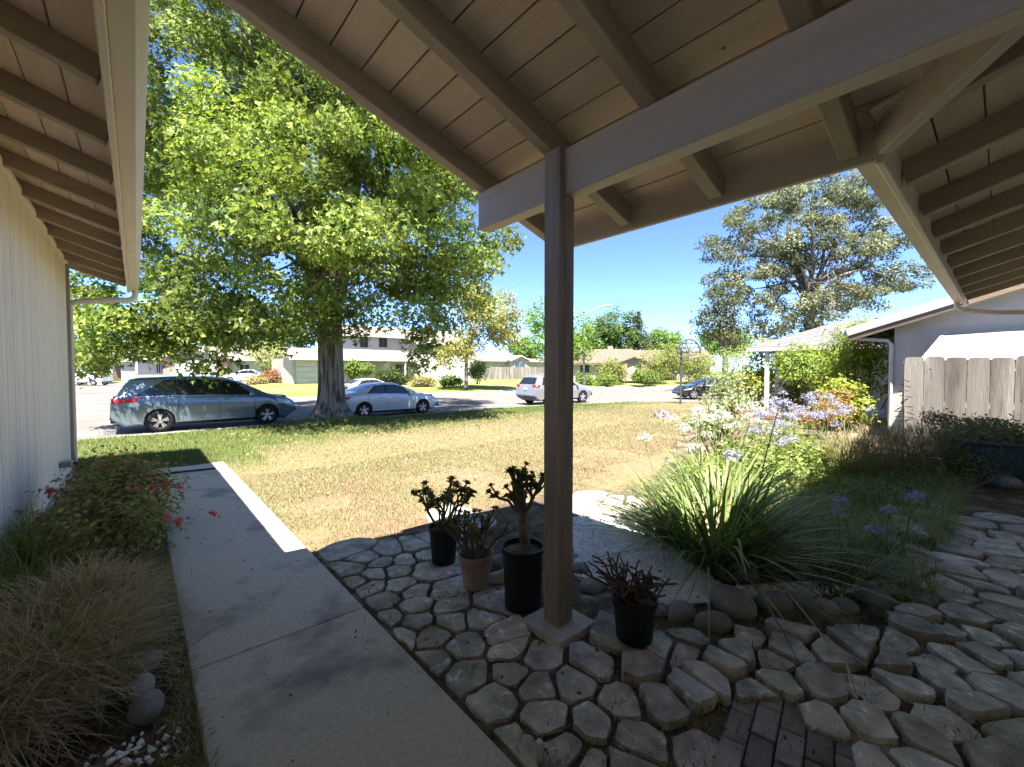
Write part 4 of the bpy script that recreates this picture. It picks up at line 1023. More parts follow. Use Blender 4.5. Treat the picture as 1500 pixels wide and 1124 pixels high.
# planter: round blue-green tub with rope rim
pc = gd(1455, 690, 6.6); pcx = np.array((pc[0], pc[1]))
pl = empty('round_planter', (pc[0], pc[1], 0), 'wide round blue-green planter tub with a rope rim near the fence', 'planter')
gm = mat('glazed_bluegreen', (.065, .105, .115), (.04, .07, .08), rough=.4, scale=4, bump=.1, bscale=20, stain=(.14, .17, .17), sscale=5, slo=.62, shi=.8)
r0 = .66; zt_ = gd(1450, 650, 6.2)[2]
MB().lathe([(r0 * .62, 0), (r0 * .75, .02), (r0 * .88, zt_ * .4), (r0 * .94, zt_ * .8), (r0 * .97, zt_), (r0 * .92, zt_), (r0 * .88, zt_ - .08), (.02, zt_ - .08)], 44, (pc[0], pc[1], 0)).build('tub', gm, pl, smooth=50)
rp = MB()
for i in range(72):
    a = 2 * math.pi * i / 72; a2 = a + .13
    rp.tube([(pc[0] + (r0 + .005) * math.cos(a), pc[1] + (r0 + .005) * math.sin(a), zt_ - .028), (pc[0] + (r0 + .022) * math.cos((a + a2) / 2), pc[1] + (r0 + .022) * math.sin((a + a2) / 2), zt_ + .002), (pc[0] + (r0 - .012) * math.cos(a2), pc[1] + (r0 - .012) * math.sin(a2), zt_ + .026)], [.012, .02, .012], 6)
rp.build('rope_rim', gm, pl, smooth=70)
zt_p = zt_; MB().lathe([(r0 * .87, zt_ - .06), (.01, zt_ - .03)], 24, (pc[0], pc[1], 0)).build('soil', G['soil'], pl)

# neighbour's house: white stucco gable towards us, grey shingles
nx = 14.0
nb = empty('neighbour_house', (nx + 3, 1, 0), 'white stucco gabled house with grey shingle roof behind the board fence', 'house')
yc = gx(1310, 500, nx)[1]; e0 = gx(1310, 470, nx); ye = gx(1243, 478, nx - .45)
sl_ = .32; ze = e0[2] - .02; ridge_y = -6.0
MB().prism([(nx, yc, -.1), (nx, yc, ze), (nx, ridge_y, ze + sl_ * (yc - ridge_y)), (nx, -13.5, ze), (nx, -13.5, -.1)], (.16, 0, 0)).build('gable_wall', G['stucco'], nb, fix=True)
MB().box(nx + .16, 24, yc - .15, yc, -.1, ze).build('side_wall', G['stucco'], nb)
ov = ye[1] - yc
def zroof(y): return ze + .06 + sl_ * (yc - y)
MB().prism([(nx - .5, yc + ov, zroof(yc + ov)), (nx - .5, ridge_y, zroof(ridge_y)), (22.5, ridge_y, zroof(ridge_y)), (22.5, yc + ov, zroof(yc + ov))], (0, 0, .07)).build('roof', G['shingle'], nb, fix=True)
MB().bar((nx - .52, yc + ov + .02, zroof(yc + ov + .02) - .03), (nx - .52, ridge_y, zroof(ridge_y) - .03), .035, .19).build('barge_board', G['white'], nb)
MB().bar((nx - .495, yc + ov - .02, zroof(yc + ov) - .2), (nx - .495, ridge_y, zroof(ridge_y) - .2), .03, .12).build('barge_trim', G['trimbrown'], nb)
gutter(MB(), (nx - .5, yc + ov, zroof(yc + ov) + .06), (22, yc + ov, zroof(yc + ov) + .06), (0, 1, 0)).build('gutter', G['white'], nb, fix=True)
for i in range(9):
    xx = nx - .3 + i * .6; MB().bar((xx, yc + ov - .03, zroof(yc + ov - .03) - .06), (xx, yc - .1, zroof(yc - .1) - .06), .05, .12).build('rafter', G['trimbrown'], nb)
z0 = zroof(yc + ov)
MB().tube([(nx - .35, yc + ov + .05, z0 - .04), (nx - .35, yc + ov, z0 - .16), (nx - .25, yc + ov - .35, z0 - .22), (nx - .08, yc + .12, z0 - .26), (nx - .05, yc + .04, z0 - .36), (nx - .05, yc + .04, .1)], .045, 8).build('downspout', G['white'], nb, smooth=60)
# slatted white shade panel leaning on the gable behind the fence
G['slat'] = mat('weathered_white_slat', (.31, .30, .275), (.24, .225, .2), rough=.8, scale=3, stretch=(5, .4, 5), bump=.2, stain=(.36, .27, .18), sscale=2, slo=.6, shi=.8)
sp = empty('slatted_awning', (12.9, 0, 1.6), 'white slatted awning roof standing just behind the board fence', 'awning')
ya = gx(1352, 520, 12.4)[1]
for i in range(8):
    t = i / 8.; xx = 12.35 + t * 1.5; z = 1.88 + t * .62; yl = ya + (.0 - .22 * t)
    MB().obox((xx, (yl - 6) / 2, z), (np.array((.92, 0, .39)), (0, 1, 0), np.array((-.39, 0, .92))), (.086, (yl + 6) / 2, .012), .004).build('slat', G['slat'], sp)
MB().bar((12.25, ya + .02, 1.80), (13.85, ya - .22, 2.47), .05, .10).build('end_rafter', mat('peeling_wood', (.6, .47, .33), (.7, .66, .6), rough=.8, scale=6), sp)
MB().box(12.3, 12.36, ya - .1, ya - .04, 0, 1.8).box(12.3, 12.36, ya - 4.1, ya - 4.04, 0, 1.8).build('leg', G['white'], sp)

# the neighbour's street wing, hipped grey roof
wx = 19.6
wg = empty('neighbour_wing', (wx + 3, 5.5, 0), 'low white wing with hipped grey shingle roof behind the yellow-green shrubs', 'house')
e1 = gx(1098, 512, wx); y_l = e1[1]; zw = e1[2] + .02; y_r = gx(1245, 508, wx)[1]; wl = y_l - .75
MB().box(wx + .7, wx + 8, y_r - 3, wl, -.1, zw + .05).build('wall', G['stucco'], wg)
rid = zw + .32 * 3.6; rb = y_l - 2.2
MB().prism([(wx, y_l, zw), (wx + 3.6, rb, rid), (wx + 3.6, y_r - 3, rid), (wx, y_r - 3, zw)], (0, 0, .06)).prism([(wx, y_l, zw), (wx + 7.2, y_l, zw), (wx + 3.6, rb, rid)], (0, 0, .06)).build('roof', G['shingle'], wg, fix=True)
MB().box(wx - .03, wx, y_r - 3, y_l, zw - .12, zw + .04).box(wx, wx + 7.2, y_l, y_l + .03, zw - .12, zw + .04).build('fascia', G['white'], wg)
MB().box(wx + .1, wx + .24, wl + .05, wl + .19, -.1, zw - .02).build('porch_post', G['white'], wg)
MB().box(wx + .69, wx + .71, wl - 2.0, wl - 1.0, .8, 2.0).build('window', G['glass'], wg)
br = empty('brick_ledge', (16.5, 4.6, 0), 'low red brick ledge in front of the shrubs by the white wing', 'ledge')
for i in range(14): MB().box(16.4, 16.62, 3.6 + i * .21, 3.8 + i * .21, .0, .34, .01).build('brick', mat('red_brick', (.42, .16, .11), (.32, .12, .09), rough=.9, scale=5) if i == 0 else bpy.data.materials['red_brick'], br)

# ranch house with the big garage door, far left across the street
Y0 = 60.; q = facade(Y0)
rh = empty('ranch_house', (*gy(300, 555, Y0)[:2], .42), 'single-storey house with wide white garage door beyond the minivan', 'house')
xa = q(202, 550)[0]; xg0, zg1 = q(257, 529); xg1 = q(313, 529)[0]; xb = q(470, 550)[0]; ze = q(300, 524)[1]; zg = .42
MB().box(xa, xb, Y0, Y0 + 9, zg, ze + .1).build('wall', G['stucco'], rh)
gable_roof(rh, xa, xb, Y0, Y0 + 9, ze, .30, 'x', 'shingle3', .6)
garage(rh, xg0, xg1, zg, zg1, Y0 - 1.4, 'white')
xgl, xgr = q(238, 540)[0], q(330, 540)[0]
MB().box(xgl, xg0 - .12, Y0 - 1.38, Y0 - .01, zg, ze).build('brick_pier', G['brickwall'], rh); MB().box(xg1 + .12, xgr, Y0 - 1.38, Y0 - .01, zg, ze).build('brick_pier', G['brickwall'], rh)
MB().box(xg0 - .118, xg1 + .118, Y0 - 1.34, Y0 - .01, zg1 + .115, ze + .05).prism([(xgl, Y0 - 1.34, ze), (xgr, Y0 - 1.34, ze), ((xgl + xgr) / 2, Y0 - 1.34, ze + .3 * (xgr - xgl) / 2)], (0, .2, 0)).build('garage_gable', G['stucco2'], rh, fix=True)
gable_roof(rh, xgl, xgr, Y0 - 1.3, Y0 + 4.5, ze + .06, .30, 'y', 'shingle3', .5)
window(rh, q(228, 540)[0], q(236, 540)[0], zg + .9, zg + 2.0, Y0)
for x_ in (350, 430): window(rh, q(x_, 540)[0], q(x_ + 16, 540)[0], zg + .8, zg + 2.0, Y0)
MB().box(q(452, 540)[0], q(456, 540)[0], Y0 - .55, Y0 - .4, zg, ze - .15).build('porch_post', G['white'], rh)
dv = tag(MB().prism([(xg0 - .3, Y0 - 1.4, .43), (xg1 + .3, Y0 - 1.4, .43), (9.6, 54, .43), (4.0, 36.2, -.12), (3.3, 44, -.12), (2.6, 60, -.0)], (0, 0, .012)).build('driveway', G['kerb'], fix=True), kind='structure')
# small white outbuilding and dark gate left of it
Y1 = 66.; q1 = facade(Y1); sh = empty('white_shed', (*gy(190, 555, Y1)[:2], .42), 'small white garage far left behind the parked pickup', 'building')
MB().box(q1(178, 540)[0], q1(198, 540)[0], Y1, Y1 + 6, .42, q1(188, 527)[1]).build('wall', G['stucco'], sh)
gable_roof(sh, q1(170, 540)[0], q1(199, 540)[0], Y1, Y1 + 6, q1(188, 527)[1], .3, 'x', 'shingle3', .4)
MB().box(q1(165, 540)[0], q1(177, 540)[0], Y1 + .3, Y1 + .4, .42, 2.3).build('gate', G['trimbrown'], sh)

# two-storey house behind the sedan
Y2 = 43.; q2 = facade(Y2); th = empty('two_storey_house', (*gy(560, 562, Y2)[:2], .42), 'two-storey cream house with tiled porch roof behind the tree trunk', 'house')
xl, xm_, xr_ = q2(428, 540)[0], q2(604, 540)[0], q2(690, 540)[0]; zp_ = q2(540, 526)[1]; zu = q2(540, 487)[1]
MB().box(xl, xm_, Y2, Y2 + 8, .42, zp_).build('lower_wall', G['stucco2'], th)
MB().box(q2(508, 500)[0], xr_ + .5, Y2 + 2.4, Y2 + 9, zp_ - .3, zu).build('upper_wall', G['stucco'], th)
MB().box(xm_, xr_, Y2 - .6, Y2 + 8, .42, q2(640, 503)[1]).build('side_wing_wall', G['stucco'], th)
# lean-to tiled roof over the lower storey
MB().prism([(xl - .5, Y2 - 1.0, zp_ - .12), (xm_ + .1, Y2 - 1.0, zp_ - .12), (xm_ + .1, Y2 + 2.6, zp_ + .95), (xl - .5, Y2 + 2.6, zp_ + .95)], (0, 0, .1)).build('porch_roof', G['shingle3'], th, fix=True)
MB().box(xl - .5, xm_ + .1, Y2 - 1.04, Y2 - 1.0, zp_ - .22, zp_ + .0).build('fascia', G['white'], th)
gable_roof(th, q2(508, 500)[0], xr_ + .5, Y2 + 2.4, Y2 + 9, zu, .32, 'x', 'shingle3', .5)
gable_roof(th, xm_, xr_, Y2 - .6, Y2 + 2.2, q2(640, 503)[1], .3, 'x', 'shingle3', .4)
for x0_, x1_ in ((527, 539), (555, 567)): 
    a = gy(x0_, 509, Y2 + 2.4); b = gy(x1_, 491, Y2 + 2.4); window(th, a[0], b[0], a[2], b[2], Y2 + 2.4, 'trimbrown')
a = q2(579, 562); window(th, q2(579, 540)[0], q2(597, 540)[0], .7, 2.3, Y2, 'trimbrown', 2)
d_ = MB().box(q2(560, 540)[0], q2(571, 540)[0], Y2 - .05, Y2 - .002, .45, 2.55).build('door', G['white'], th)
for x_ in (558, 588): MB().box(q2(x_, 540)[0] - .07, q2(x_, 540)[0] + .07, Y2 - .95, Y2 - .8, .42, zp_ - .13).build('porch_post', G['trimbrown'] if x_ == 558 else G['white'], th)
garage(th, q2(436, 540)[0], q2(505, 540)[0], .43, 2.55, Y2 - .02, 'white')
# grey fence right of it
Y3 = 46.; q3 = facade(Y3); f2 = empty('far_fence', (*gy(750, 562, Y3)[:2], .42), 'grey-brown board fence beyond the yellow-leaved street tree', 'fence')
xa, xb = q3(702, 550)[0], q3(800, 550)[0]; n = 46; w_ = (xb - xa) / n; rng = rngs(4)
fmesh = None
for i in range(n):
    MB().box(xa + i * w_ + .008, xa + (i + 1) * w_ - .008, Y3 + rng.uniform(0, .02), Y3 + .05, .35, 2.15 + rng.normal() * .02).build('board', G['fence'], f2)
# house behind that fence
Y4 = 60.; q4 = facade(Y4); h4 = empty('fenced_house', (*gy(745, 555, Y4)[:2], .42), 'low beige house with double gables behind the far board fence', 'house')
xa, xb = q4(698, 540)[0], q4(812, 540)[0]; ze = q4(745, 528)[1]
MB().box(xa, xb, Y4, Y4 + 8, .42, ze).build('wall', G['stucco2'], h4)
gable_roof(h4, xa, xb, Y4, Y4 + 8, ze, .2, 'x', 'shingle3', .5)
gx0, gx1 = q4(742, 540)[0], q4(770, 540)[0]; MB().prism([(gx0, Y4 - 1, ze), (gx1, Y4 - 1, ze), ((gx0 + gx1) / 2, Y4 - 1, ze + .36 * (gx1 - gx0) / 2)], (0, .15, 0)).box(gx0, gx1, Y4 - 1, Y4 - .01, .42, ze).build('gable_front', G['stucco2'], h4, fix=True)
gable_roof(h4, gx0, gx1, Y4 - 1, Y4 + 3, ze, .36, 'y', 'shingle3', .4)
window(h4, q4(748, 540)[0], q4(764, 540)[0], ze - 1.4, ze - .3, Y4 - 1)
# brown roofed ranch houses on the right across the street
def ranch2(px0, px1, D, label, gable=None, chim=None, wins=()):
    a = gd(px0, 545, D); b = gd(px1, 545, D * .97); d = (b - a)[:2]; Lh = np.linalg.norm(d)
    h = empty('ranch_house', (a[0], a[1], .42), label, 'house')
    zE = gd(px0, 531, D)[2] - .42; pk = .36
    MBw = MB().box(0, Lh, 0, 9, -.1, zE)
    def B(mb, nm, mt, par=h): # local build
        o = mb.build(nm, G[mt] if isinstance(mt, str) else mt); o.parent = par; return o
    B(MBw, 'wall', 'stucco2')
    rb_ = MB(); rb_.prism([(-.6, -.6, zE - .2), (Lh + .6, -.6, zE - .2), (Lh + .6, 4.5, zE + 5.1 * pk), (-.6, 4.5, zE + 5.1 * pk)], (0, 0, .12)).prism([(-.6, 4.5, zE + 5.1 * pk), (Lh + .6, 4.5, zE + 5.1 * pk), (Lh + .6, 9.6, zE - .2), (-.6, 9.6, zE - .2)], (0, 0, .12))
    o = rb_.build('roof', G['shingle2'], fix=True); o.parent = h
    B(MB().box(-.6, Lh + .6, -.64, -.6, zE - .36, zE - .1), 'fascia', 'trimbrown')
    if gable:
        g0, g1 = gable; gm_ = (g0 + g1) / 2; zz = zE + .38 * (g1 - g0) / 2
        o = MB().prism([(g0, -2.2, zE), (g1, -2.2, zE), (gm_, -2.2, zz)], (0, .15, 0)).box(g0, g1, -2.2, -.01, -.1, zE).build('gable_front', G['stucco2'], fix=True); o.parent = h
        o = MB().prism([(g0 - .6, -2.7, zE - .23), (gm_, -2.7, zz), (gm_, 4, zz), (g0 - .6, 4, zE - .23)], (0, 0, .12)).prism([(gm_, -2.7, zz), (g1 + .6, -2.7, zE - .23), (g1 + .6, 4, zE - .23), (gm_, 4, zz)], (0, 0, .12)).build('gable_roof', G['shingle2'], fix=True); o.parent = h
        B(MB().box(g0 - .1, g0 + .55, -2.5, -2.201, -.1, zE - .1), 'brick_pier', 'brickwall'); B(MB().box(g1 - .55, g1 + .1, -2.5, -2.201, -.1, zE - .1), 'brick_pier', 'brickwall')
    if chim: B(MB().box(chim, chim + .7, 4, 4.6, zE, zE + 2.35), 'chimney', 'brickwall')
    for w0, w1 in wins:
        f = B(MB().box(w0, w1, -.06, .0, .8, 2.1), 'window', 'white'); B(MB().box(w0 + .08, w1 - .08, -.075, -.062, .88, 2.02), 'pane', 'glass', f)
    h.rotation_euler = (0, 0, math.atan2(d[1], d[0])); return h
ranch2(838, 922, 58, 'brown-roofed ranch house with brick pier just right of the porch post', (6.6, 9.4), 4.6, ((1, 2.4), (3.2, 4.4)))
ranch2(930, 1040, 62, 'brown-roofed ranch house behind the basketball hoop', None, None, ((1.2, 2.6), (6.6, 8.4)))

# basketball hoop: pole with fan backboard of bent rod
D = 23.; hb = gd(997, 588, D); hoop = empty('basketball_hoop', (hb[0], hb[1], -.12), 'basketball hoop with fan-shaped backboard on a thin pole by the kerb', 'basketball hoop')
gmh = plain('dull_pole_metal', (.12, .115, .11), .5, .5)
zt_ = gd(997, 512, D)[2]
MB().tube([(hb[0], hb[1], -.2), (hb[0], hb[1], zt_)], .055, 10).build('pole', gmh, hoop, smooth=60)
cb = gd(1009, 516, D - .3); zc = gd(1009, 516, D)[2]; Rb = 16.5 * D / FPX
bd = MB(); e1_, e2_ = _r, np.array((0, 0, 1.0))
arc = [cb + e1_ * Rb * math.cos(a) + e2_ * Rb * math.sin(a) * 1.12 for a in np.linspace(0, math.pi, 17)]
bd.tube(arc, .045, 6); bd.tube([arc[0], arc[0] - e2_ * .18, arc[0] + (arc[-1] - arc[0]) * .5 - e2_ * .34, arc[-1] - e2_ * .18, arc[-1]], .028, 6)
for k in (.33, .66): bd.tube([cb + e1_ * Rb * math.sqrt(1 - k * k) + e2_ * Rb * k * 1.12, cb - e1_ * Rb * math.sqrt(1 - k * k) + e2_ * Rb * k * 1.12], .028, 5)
for a in np.linspace(.25, math.pi - .25, 6): bd.tube([cb - e2_ * .1, cb + e1_ * Rb * math.cos(a) + e2_ * Rb * math.sin(a) * 1.12], .024, 5)
bd.tube([cb + e1_ * Rb, cb - e1_ * Rb], .028, 5)
o = bd.build('backboard', gmh, hoop)
rim = cb - np.array((_f[0], _f[1], 0)) * .45 - e2_ * .12
MB().tube([rim + .23 * np.array((math.cos(a), math.sin(a), 0)) for a in np.linspace(0, 2 * math.pi, 21)], .012, 5, cap=False).tube([rim + np.array((_f[0], _f[1], 0)) * .23, cb - e2_ * .1], .02, 5).build('rim', plain('rim_paint', (.28, .08, .05), .5), hoop)
MB().tube([np.array((hb[0], hb[1], zt_ - .15)), (np.array((hb[0], hb[1], zt_)) + cb) / 2 - e2_ * .1, cb - e2_ * .05], .04, 6).build('arm', gmh, hoop)
# street lamp with curved arm
D = 42.; lb = gd(855, 566, D); lamp = empty('street_lamp', (lb[0], lb[1], -.1), 'tall street lamp with a thin curved arm right of the porch post', 'street lamp')
lm = plain('lamp_grey', (.32, .33, .34), .5, .4); zt_ = gd(857, 470, D)[2]
MB().tube([(lb[0], lb[1], -.2), (lb[0], lb[1], zt_ * .5), (lb[0], lb[1], zt_)], [.11, .09, .07], 8).build('pole', lm, lamp, smooth=60)
arcp = [gd(*q_, D) for q_ in [(855.6, 470), (860, 462), (867, 455), (876, 450), (885, 448), (889, 447.7)]]
MB().tube(arcp, .05, 6).build('arm', lm, lamp, smooth=60)
hp_ = gd(891, 448, D); MB().obox(hp_, (_r, np.cross((0, 0, 1), _r), (0, 0, 1)), (.32, .14, .07), .05).build('lamp_head', lm, lamp)
# ------------------------------------------------------------------ the big street tree
D0 = 15.0
def L(x, y, D, r): return (gd(x, y, D), np.array(r, float))
cols_main = [(.155, .21, .046), (.21, .265, .062), (.265, .32, .082), (.105, .15, .035), (.32, .355, .11)]
main_lobes = [L(470, 60, 15.2, (4.6, 4.0, 3.6)), L(300, 150, 14.5, (3.6, 3.2, 3.4)), L(600, 170, 15.2, (3.4, 3.2, 3.0)), L(450, 260, 14.3, (4.6, 3.6, 2.8)), L(250, 330, 14.0, (2.9, 2.8, 2.4)), L(635, 335, 15.0, (2.5, 2.7, 2.7)),
              L(400, 400, 13.9, (3.2, 2.6, 1.9)), L(560, 405, 14.6, (2.8, 2.5, 1.3)), L(200, 440, 13.8, (2.0, 2.0, 1.7)), L(640, 440, 14.9, (1.5, 1.7, 1.3)), L(310, -120, 15, (4.5, 4.2, 4.0)), L(560, -140, 16, (4.6, 4.4, 4.0)),
              L(150, 200, 14.5, (2.6, 2.8, 3.2)), L(470, 440, 13.9, (1.3, 1.3, .8)), L(540, 240, 12.9, (2.2, 1.7, 1.7)), L(655, 370, 14.4, (1.7, 1.7, 1.9)), L(620, 300, 13.8, (2.0, 1.6, 2.0)), L(672, 385, 14.6, (1.1, 1.2, 1.2)), L(480, 310, 11.2, (2.0, 1.5, 1.4)), L(370, 260, 11.4, (1.9, 1.5, 1.5)), L(600, 340, 12.1, (1.7, 1.4, 1.3)), L(280, 350, 11.8, (1.7, 1.4, 1.3)), L(560, 190, 11.6, (1.9, 1.5, 1.5)), L(450, 110, 11.6, (2.0, 1.6, 1.6)), L(640, 410, 12.6, (1.1, 1.1, .9)), L(400, 420, 11.8, (1.5, 1.2, .9))]
skirt = [L(300, 500, 13.6, (.9, .9, 1.25)), L(190, 490, 13.6, (1.3, 1.0, 1.0)), L(130, 505, 13.9, (.7, .8, 1.0)), L(390, 480, 13.5, (.9, .8, .6)), L(618, 505, 14.6, (.4, .5, .8)), L(240, 480, 13.6, (1.2, .9, .9)), L(640, 478, 14.8, (.6, .6, .7)), L(340, 470, 13.6, (.9, .8, .9))]
bt = tree('street_tree', 'large leafy green street tree with furrowed grey trunk beside the minivan', 'tree', (TREE[0] + .05, TREE[1] + .45, .02), 3.6, .41, main_lobes, 330, 470, .94, .16, cols_main, 101, shape='star', bark='bark', limbs=34, twigs=220, inner=.55,
          up=.35, droop=.45, flare=1.75, topz=15.5, clumpvar=.4, furrow=1, asp=.55, spread=1.0, w=[.28, .28, .18, .18, .08])
cloud('hanging_leaves', G['leaf'], bt, skirt, 135, 44, .24, .18, cols_main, 102, 'star', .2, .3, .55, w=[.26, .28, .2, .16, .1], clumpvar=.3, asp=.9)
# ------------------------------------------------------------------ other trees of the street
yt = gd(683, 566, 38)
tree('yellow_tree', 'yellow-green street tree with slim pale trunk in front of the cream house', 'tree', (yt[0], yt[1], .25), 3.0, .16, [L(680, 505, 38, (2.1, 2.0, 1.6)), L(722, 462, 38.5, (2.7, 2.2, 2.8)), L(690, 445, 38.3, (1.8, 1.8, 2.0)), L(740, 492, 39, (1.6, 1.6, 1.4)), L(655, 520, 37.5, (1.0, 1, 1.1))],
     260, 44, .36, .25, [(.27, .27, .065), (.34, .31, .09), (.2, .23, .055), (.36, .31, .14)], 111, limbs=9, twigs=40, flare=1.3, inner=.35)
p = gd(815, 566, 40)
tree('young_sycamore', 'bright green tree standing right behind the porch post', 'tree', (p[0], p[1], .25), 2.6, .14, [L(815, 500, 40, (2.6, 2.4, 2.4)), L(800, 462, 40, (1.7, 1.8, 1.8)), L(845, 480, 40, (1.5, 1.5, 2.0)), L(782, 478, 40, (1.1, 1.2, 1.4)), L(855, 512, 40.4, (1.0, 1.0, 1.3))], 200, 34, .36, .24, [(.13, .24, .035), (.19, .31, .06), (.25, .36, .08)], 112, limbs=8, twigs=30, inner=.35)
def far_tree(px, py, D, r, seed, label, cols, name='far_tree', n=150, size=.42, base=560, shape='oval', extra=(), inner=.5):
    b = gd(px, base, D); lb = [L(px, py, D, r)] + [L(*e) for e in extra]
    return tree(name, label, 'tree', (b[0], b[1], .42), max(1.2, (gd(px, py, D)[2] - r[2] * .8)), .22, lb, n, 62, .6, size * 1.1, cols, seed, limbs=6, twigs=12, group='trees rising behind the far houses', inner=inner, shape=shape)
dk = [(.075, .125, .035), (.1, .155, .045), (.13, .19, .06)]; md = [(.12, .2, .045), (.16, .25, .06), (.2, .28, .08)]
far_tree(905, 490, 86, (5.0, 5, 5.4), 121, 'tall round dark green tree behind the brown-roofed houses', dk, extra=[(890, 505, 86, (4, 4, 4)), (918, 502, 86, (3.6, 4, 4))], n=230)
far_tree(872, 500, 90, (3.6, 4, 4.2), 122, 'hazy grey-green tree left of the tall round tree', [(.13, .18, .08), (.16, .21, .1)], n=110)
far_tree(972, 506, 88, (4.0, 4, 3.2), 123, 'lower green tree right of the cedar behind the brown roofs', md, n=120)
far_tree(1062, 500, 80, (4.6, 4, 2.6), 124, 'low green tree between the hoop and the grey-green tree', md, n=110)
far_tree(345, 506, 84, (5.5, 4, 3.4), 125, 'dark green tree behind the garage roof left', dk, n=150)
far_tree(420, 496, 86, (5.0, 4, 4.0), 126, 'green tree behind the ranch roof beside the big trunk', dk, n=150)
far_tree(150, 520, 84, (4.5, 4, 4.0), 127, 'green tree far left above the pickup', md, n=120)
far_tree(770, 512, 88, (3.5, 3, 2.4), 128, 'small green tree behind the double-gabled house', md, n=80)
far_tree(855, 516, 88, (3.2, 3, 2.6), 129, 'yellow-green tree just right of the post above the brown roof', [(.2, .28, .07), (.26, .32, .09)], n=90)
# cedar
cb_ = gd(935, 560, 84); cd = empty('conifer_tree', (cb_[0], cb_[1], .4), 'narrow conical conifer standing behind the brown roofs', 'tree')
rng = rngs(130); zt_ = gd(935, 459, 84)[2]; Ps = []
for i in range(15):
    t = i / 14.; z = 3.5 + (zt_ - 3.6) * t; rr = 4.3 * (1 - t) ** .85 + .15; nb_ = int(5 + 9 * (1 - t))
    for k in range(nb_):
        a = rng.uniform(0, 6.28); L_ = rr * rng.uniform(.7, 1.1)
        for s in np.linspace(.15, 1, 8): 
            for _ in range(4): Ps.append((cb_[0] + math.cos(a) * L_ * s + rng.normal() * .15, cb_[1] + math.sin(a) * L_ * s + rng.normal() * .15, z - .25 * L_ * s ** 2 + rng.normal() * .16))
Ps = np.array(Ps); V, F, k = leaves(Ps, .55, rng, 'lance', .2, .3); np_mesh('crown', V, F, G['needle'], cd, leafcol(len(Ps), k, [(.07, .095, .05), (.1, .12, .06), (.13, .12, .07)], rng))
MB().tube([(cb_[0], cb_[1], .3), (cb_[0], cb_[1], zt_ - .3)], [.35, .05], 8).build('trunk', G['bark2'], cd)
# grey-green spreading tree behind the neighbour's roofs
eb = gd(1185, 560, 36)
tree('grey_green_tree', 'tall grey-green tree with dark forked limbs above the neighbour roofs', 'tree', (eb[0], eb[1], .1), 5.0, .45,
     [L(1120, 300, 36, (2.6, 2.6, 2.0)), L(1180, 285, 36.5, (2.6, 2.5, 1.7)), L(1260, 285, 36.5, (2.3, 2.4, 1.8)), L(1075, 350, 35.5, (2.0, 2.2, 2.2)), L(1290, 345, 36, (2.0, 2.2, 1.7)), L(1150, 370, 35.3, (2.6, 2.3, 1.9)), L(1240, 370, 35.5, (2.6, 2.4, 1.8)), L(1315, 405, 36, (1.7, 2.0, 1.3)), L(1110, 420, 35, (2.2, 2.0, 1.7)), L(1230, 430, 35.3, (2.4, 2.0, 1.4)), L(1170, 445, 35, (2.2, 2.0, 1.3)), L(1280, 425, 36, (1.8, 2, 1.1)), L(1060, 410, 35.2, (1.7, 1.8, 1.8)), L(1130, 470, 34.8, (1.9, 1.8, 1.2)), L(1200, 475, 35, (1.8, 1.8, 1.1)), L(1200, 330, 35, (2.2, 2.0, 1.7))],
     230, 270, .85, .21, [(.155, .17, .105), (.20, .21, .135), (.10, .115, .065), (.25, .255, .18), (.07, .08, .045)], 140, limbs=30, twigs=130, inner=.45, up=.4, droop=.6, clumpvar=.35, topz=17.5, bark='bark', flare=1.2, asp=.62, spread=.95)
eb = gd(1062, 560, 34)
tree('dark_evergreen', 'dark drooping evergreen left of the tall grey-green tree', 'tree', (eb[0], eb[1], .1), 3.0, .25, [L(1062, 445, 34, (1.5, 1.5, 1.7)), L(1052, 478, 34, (1.8, 1.6, 1.4)), L(1075, 492, 34, (1.5, 1.4, 1.1)), L(1040, 465, 34.2, (.9, .9, 1.0))], 120, 44, .32, .2, [(.07, .085, .04), (.1, .115, .055), (.14, .15, .08)], 141, limbs=10, twigs=30, droop=.7)
eb = gd(1025, 545, 46)
bush('pale_shrub', 'pale green loose shrub behind the black sedan', 'shrub', [L(1060, 545, 25.5, (1.5, 1.0, 1.35)), L(1080, 530, 25.8, (1.1, .8, 1.1))], 90, 30, .22, .11, [(.26, .31, .14), (.32, .36, .18), (.2, .26, .1)], 142, base=(*gd(1060, 585, 25.5)[:2], -.1))
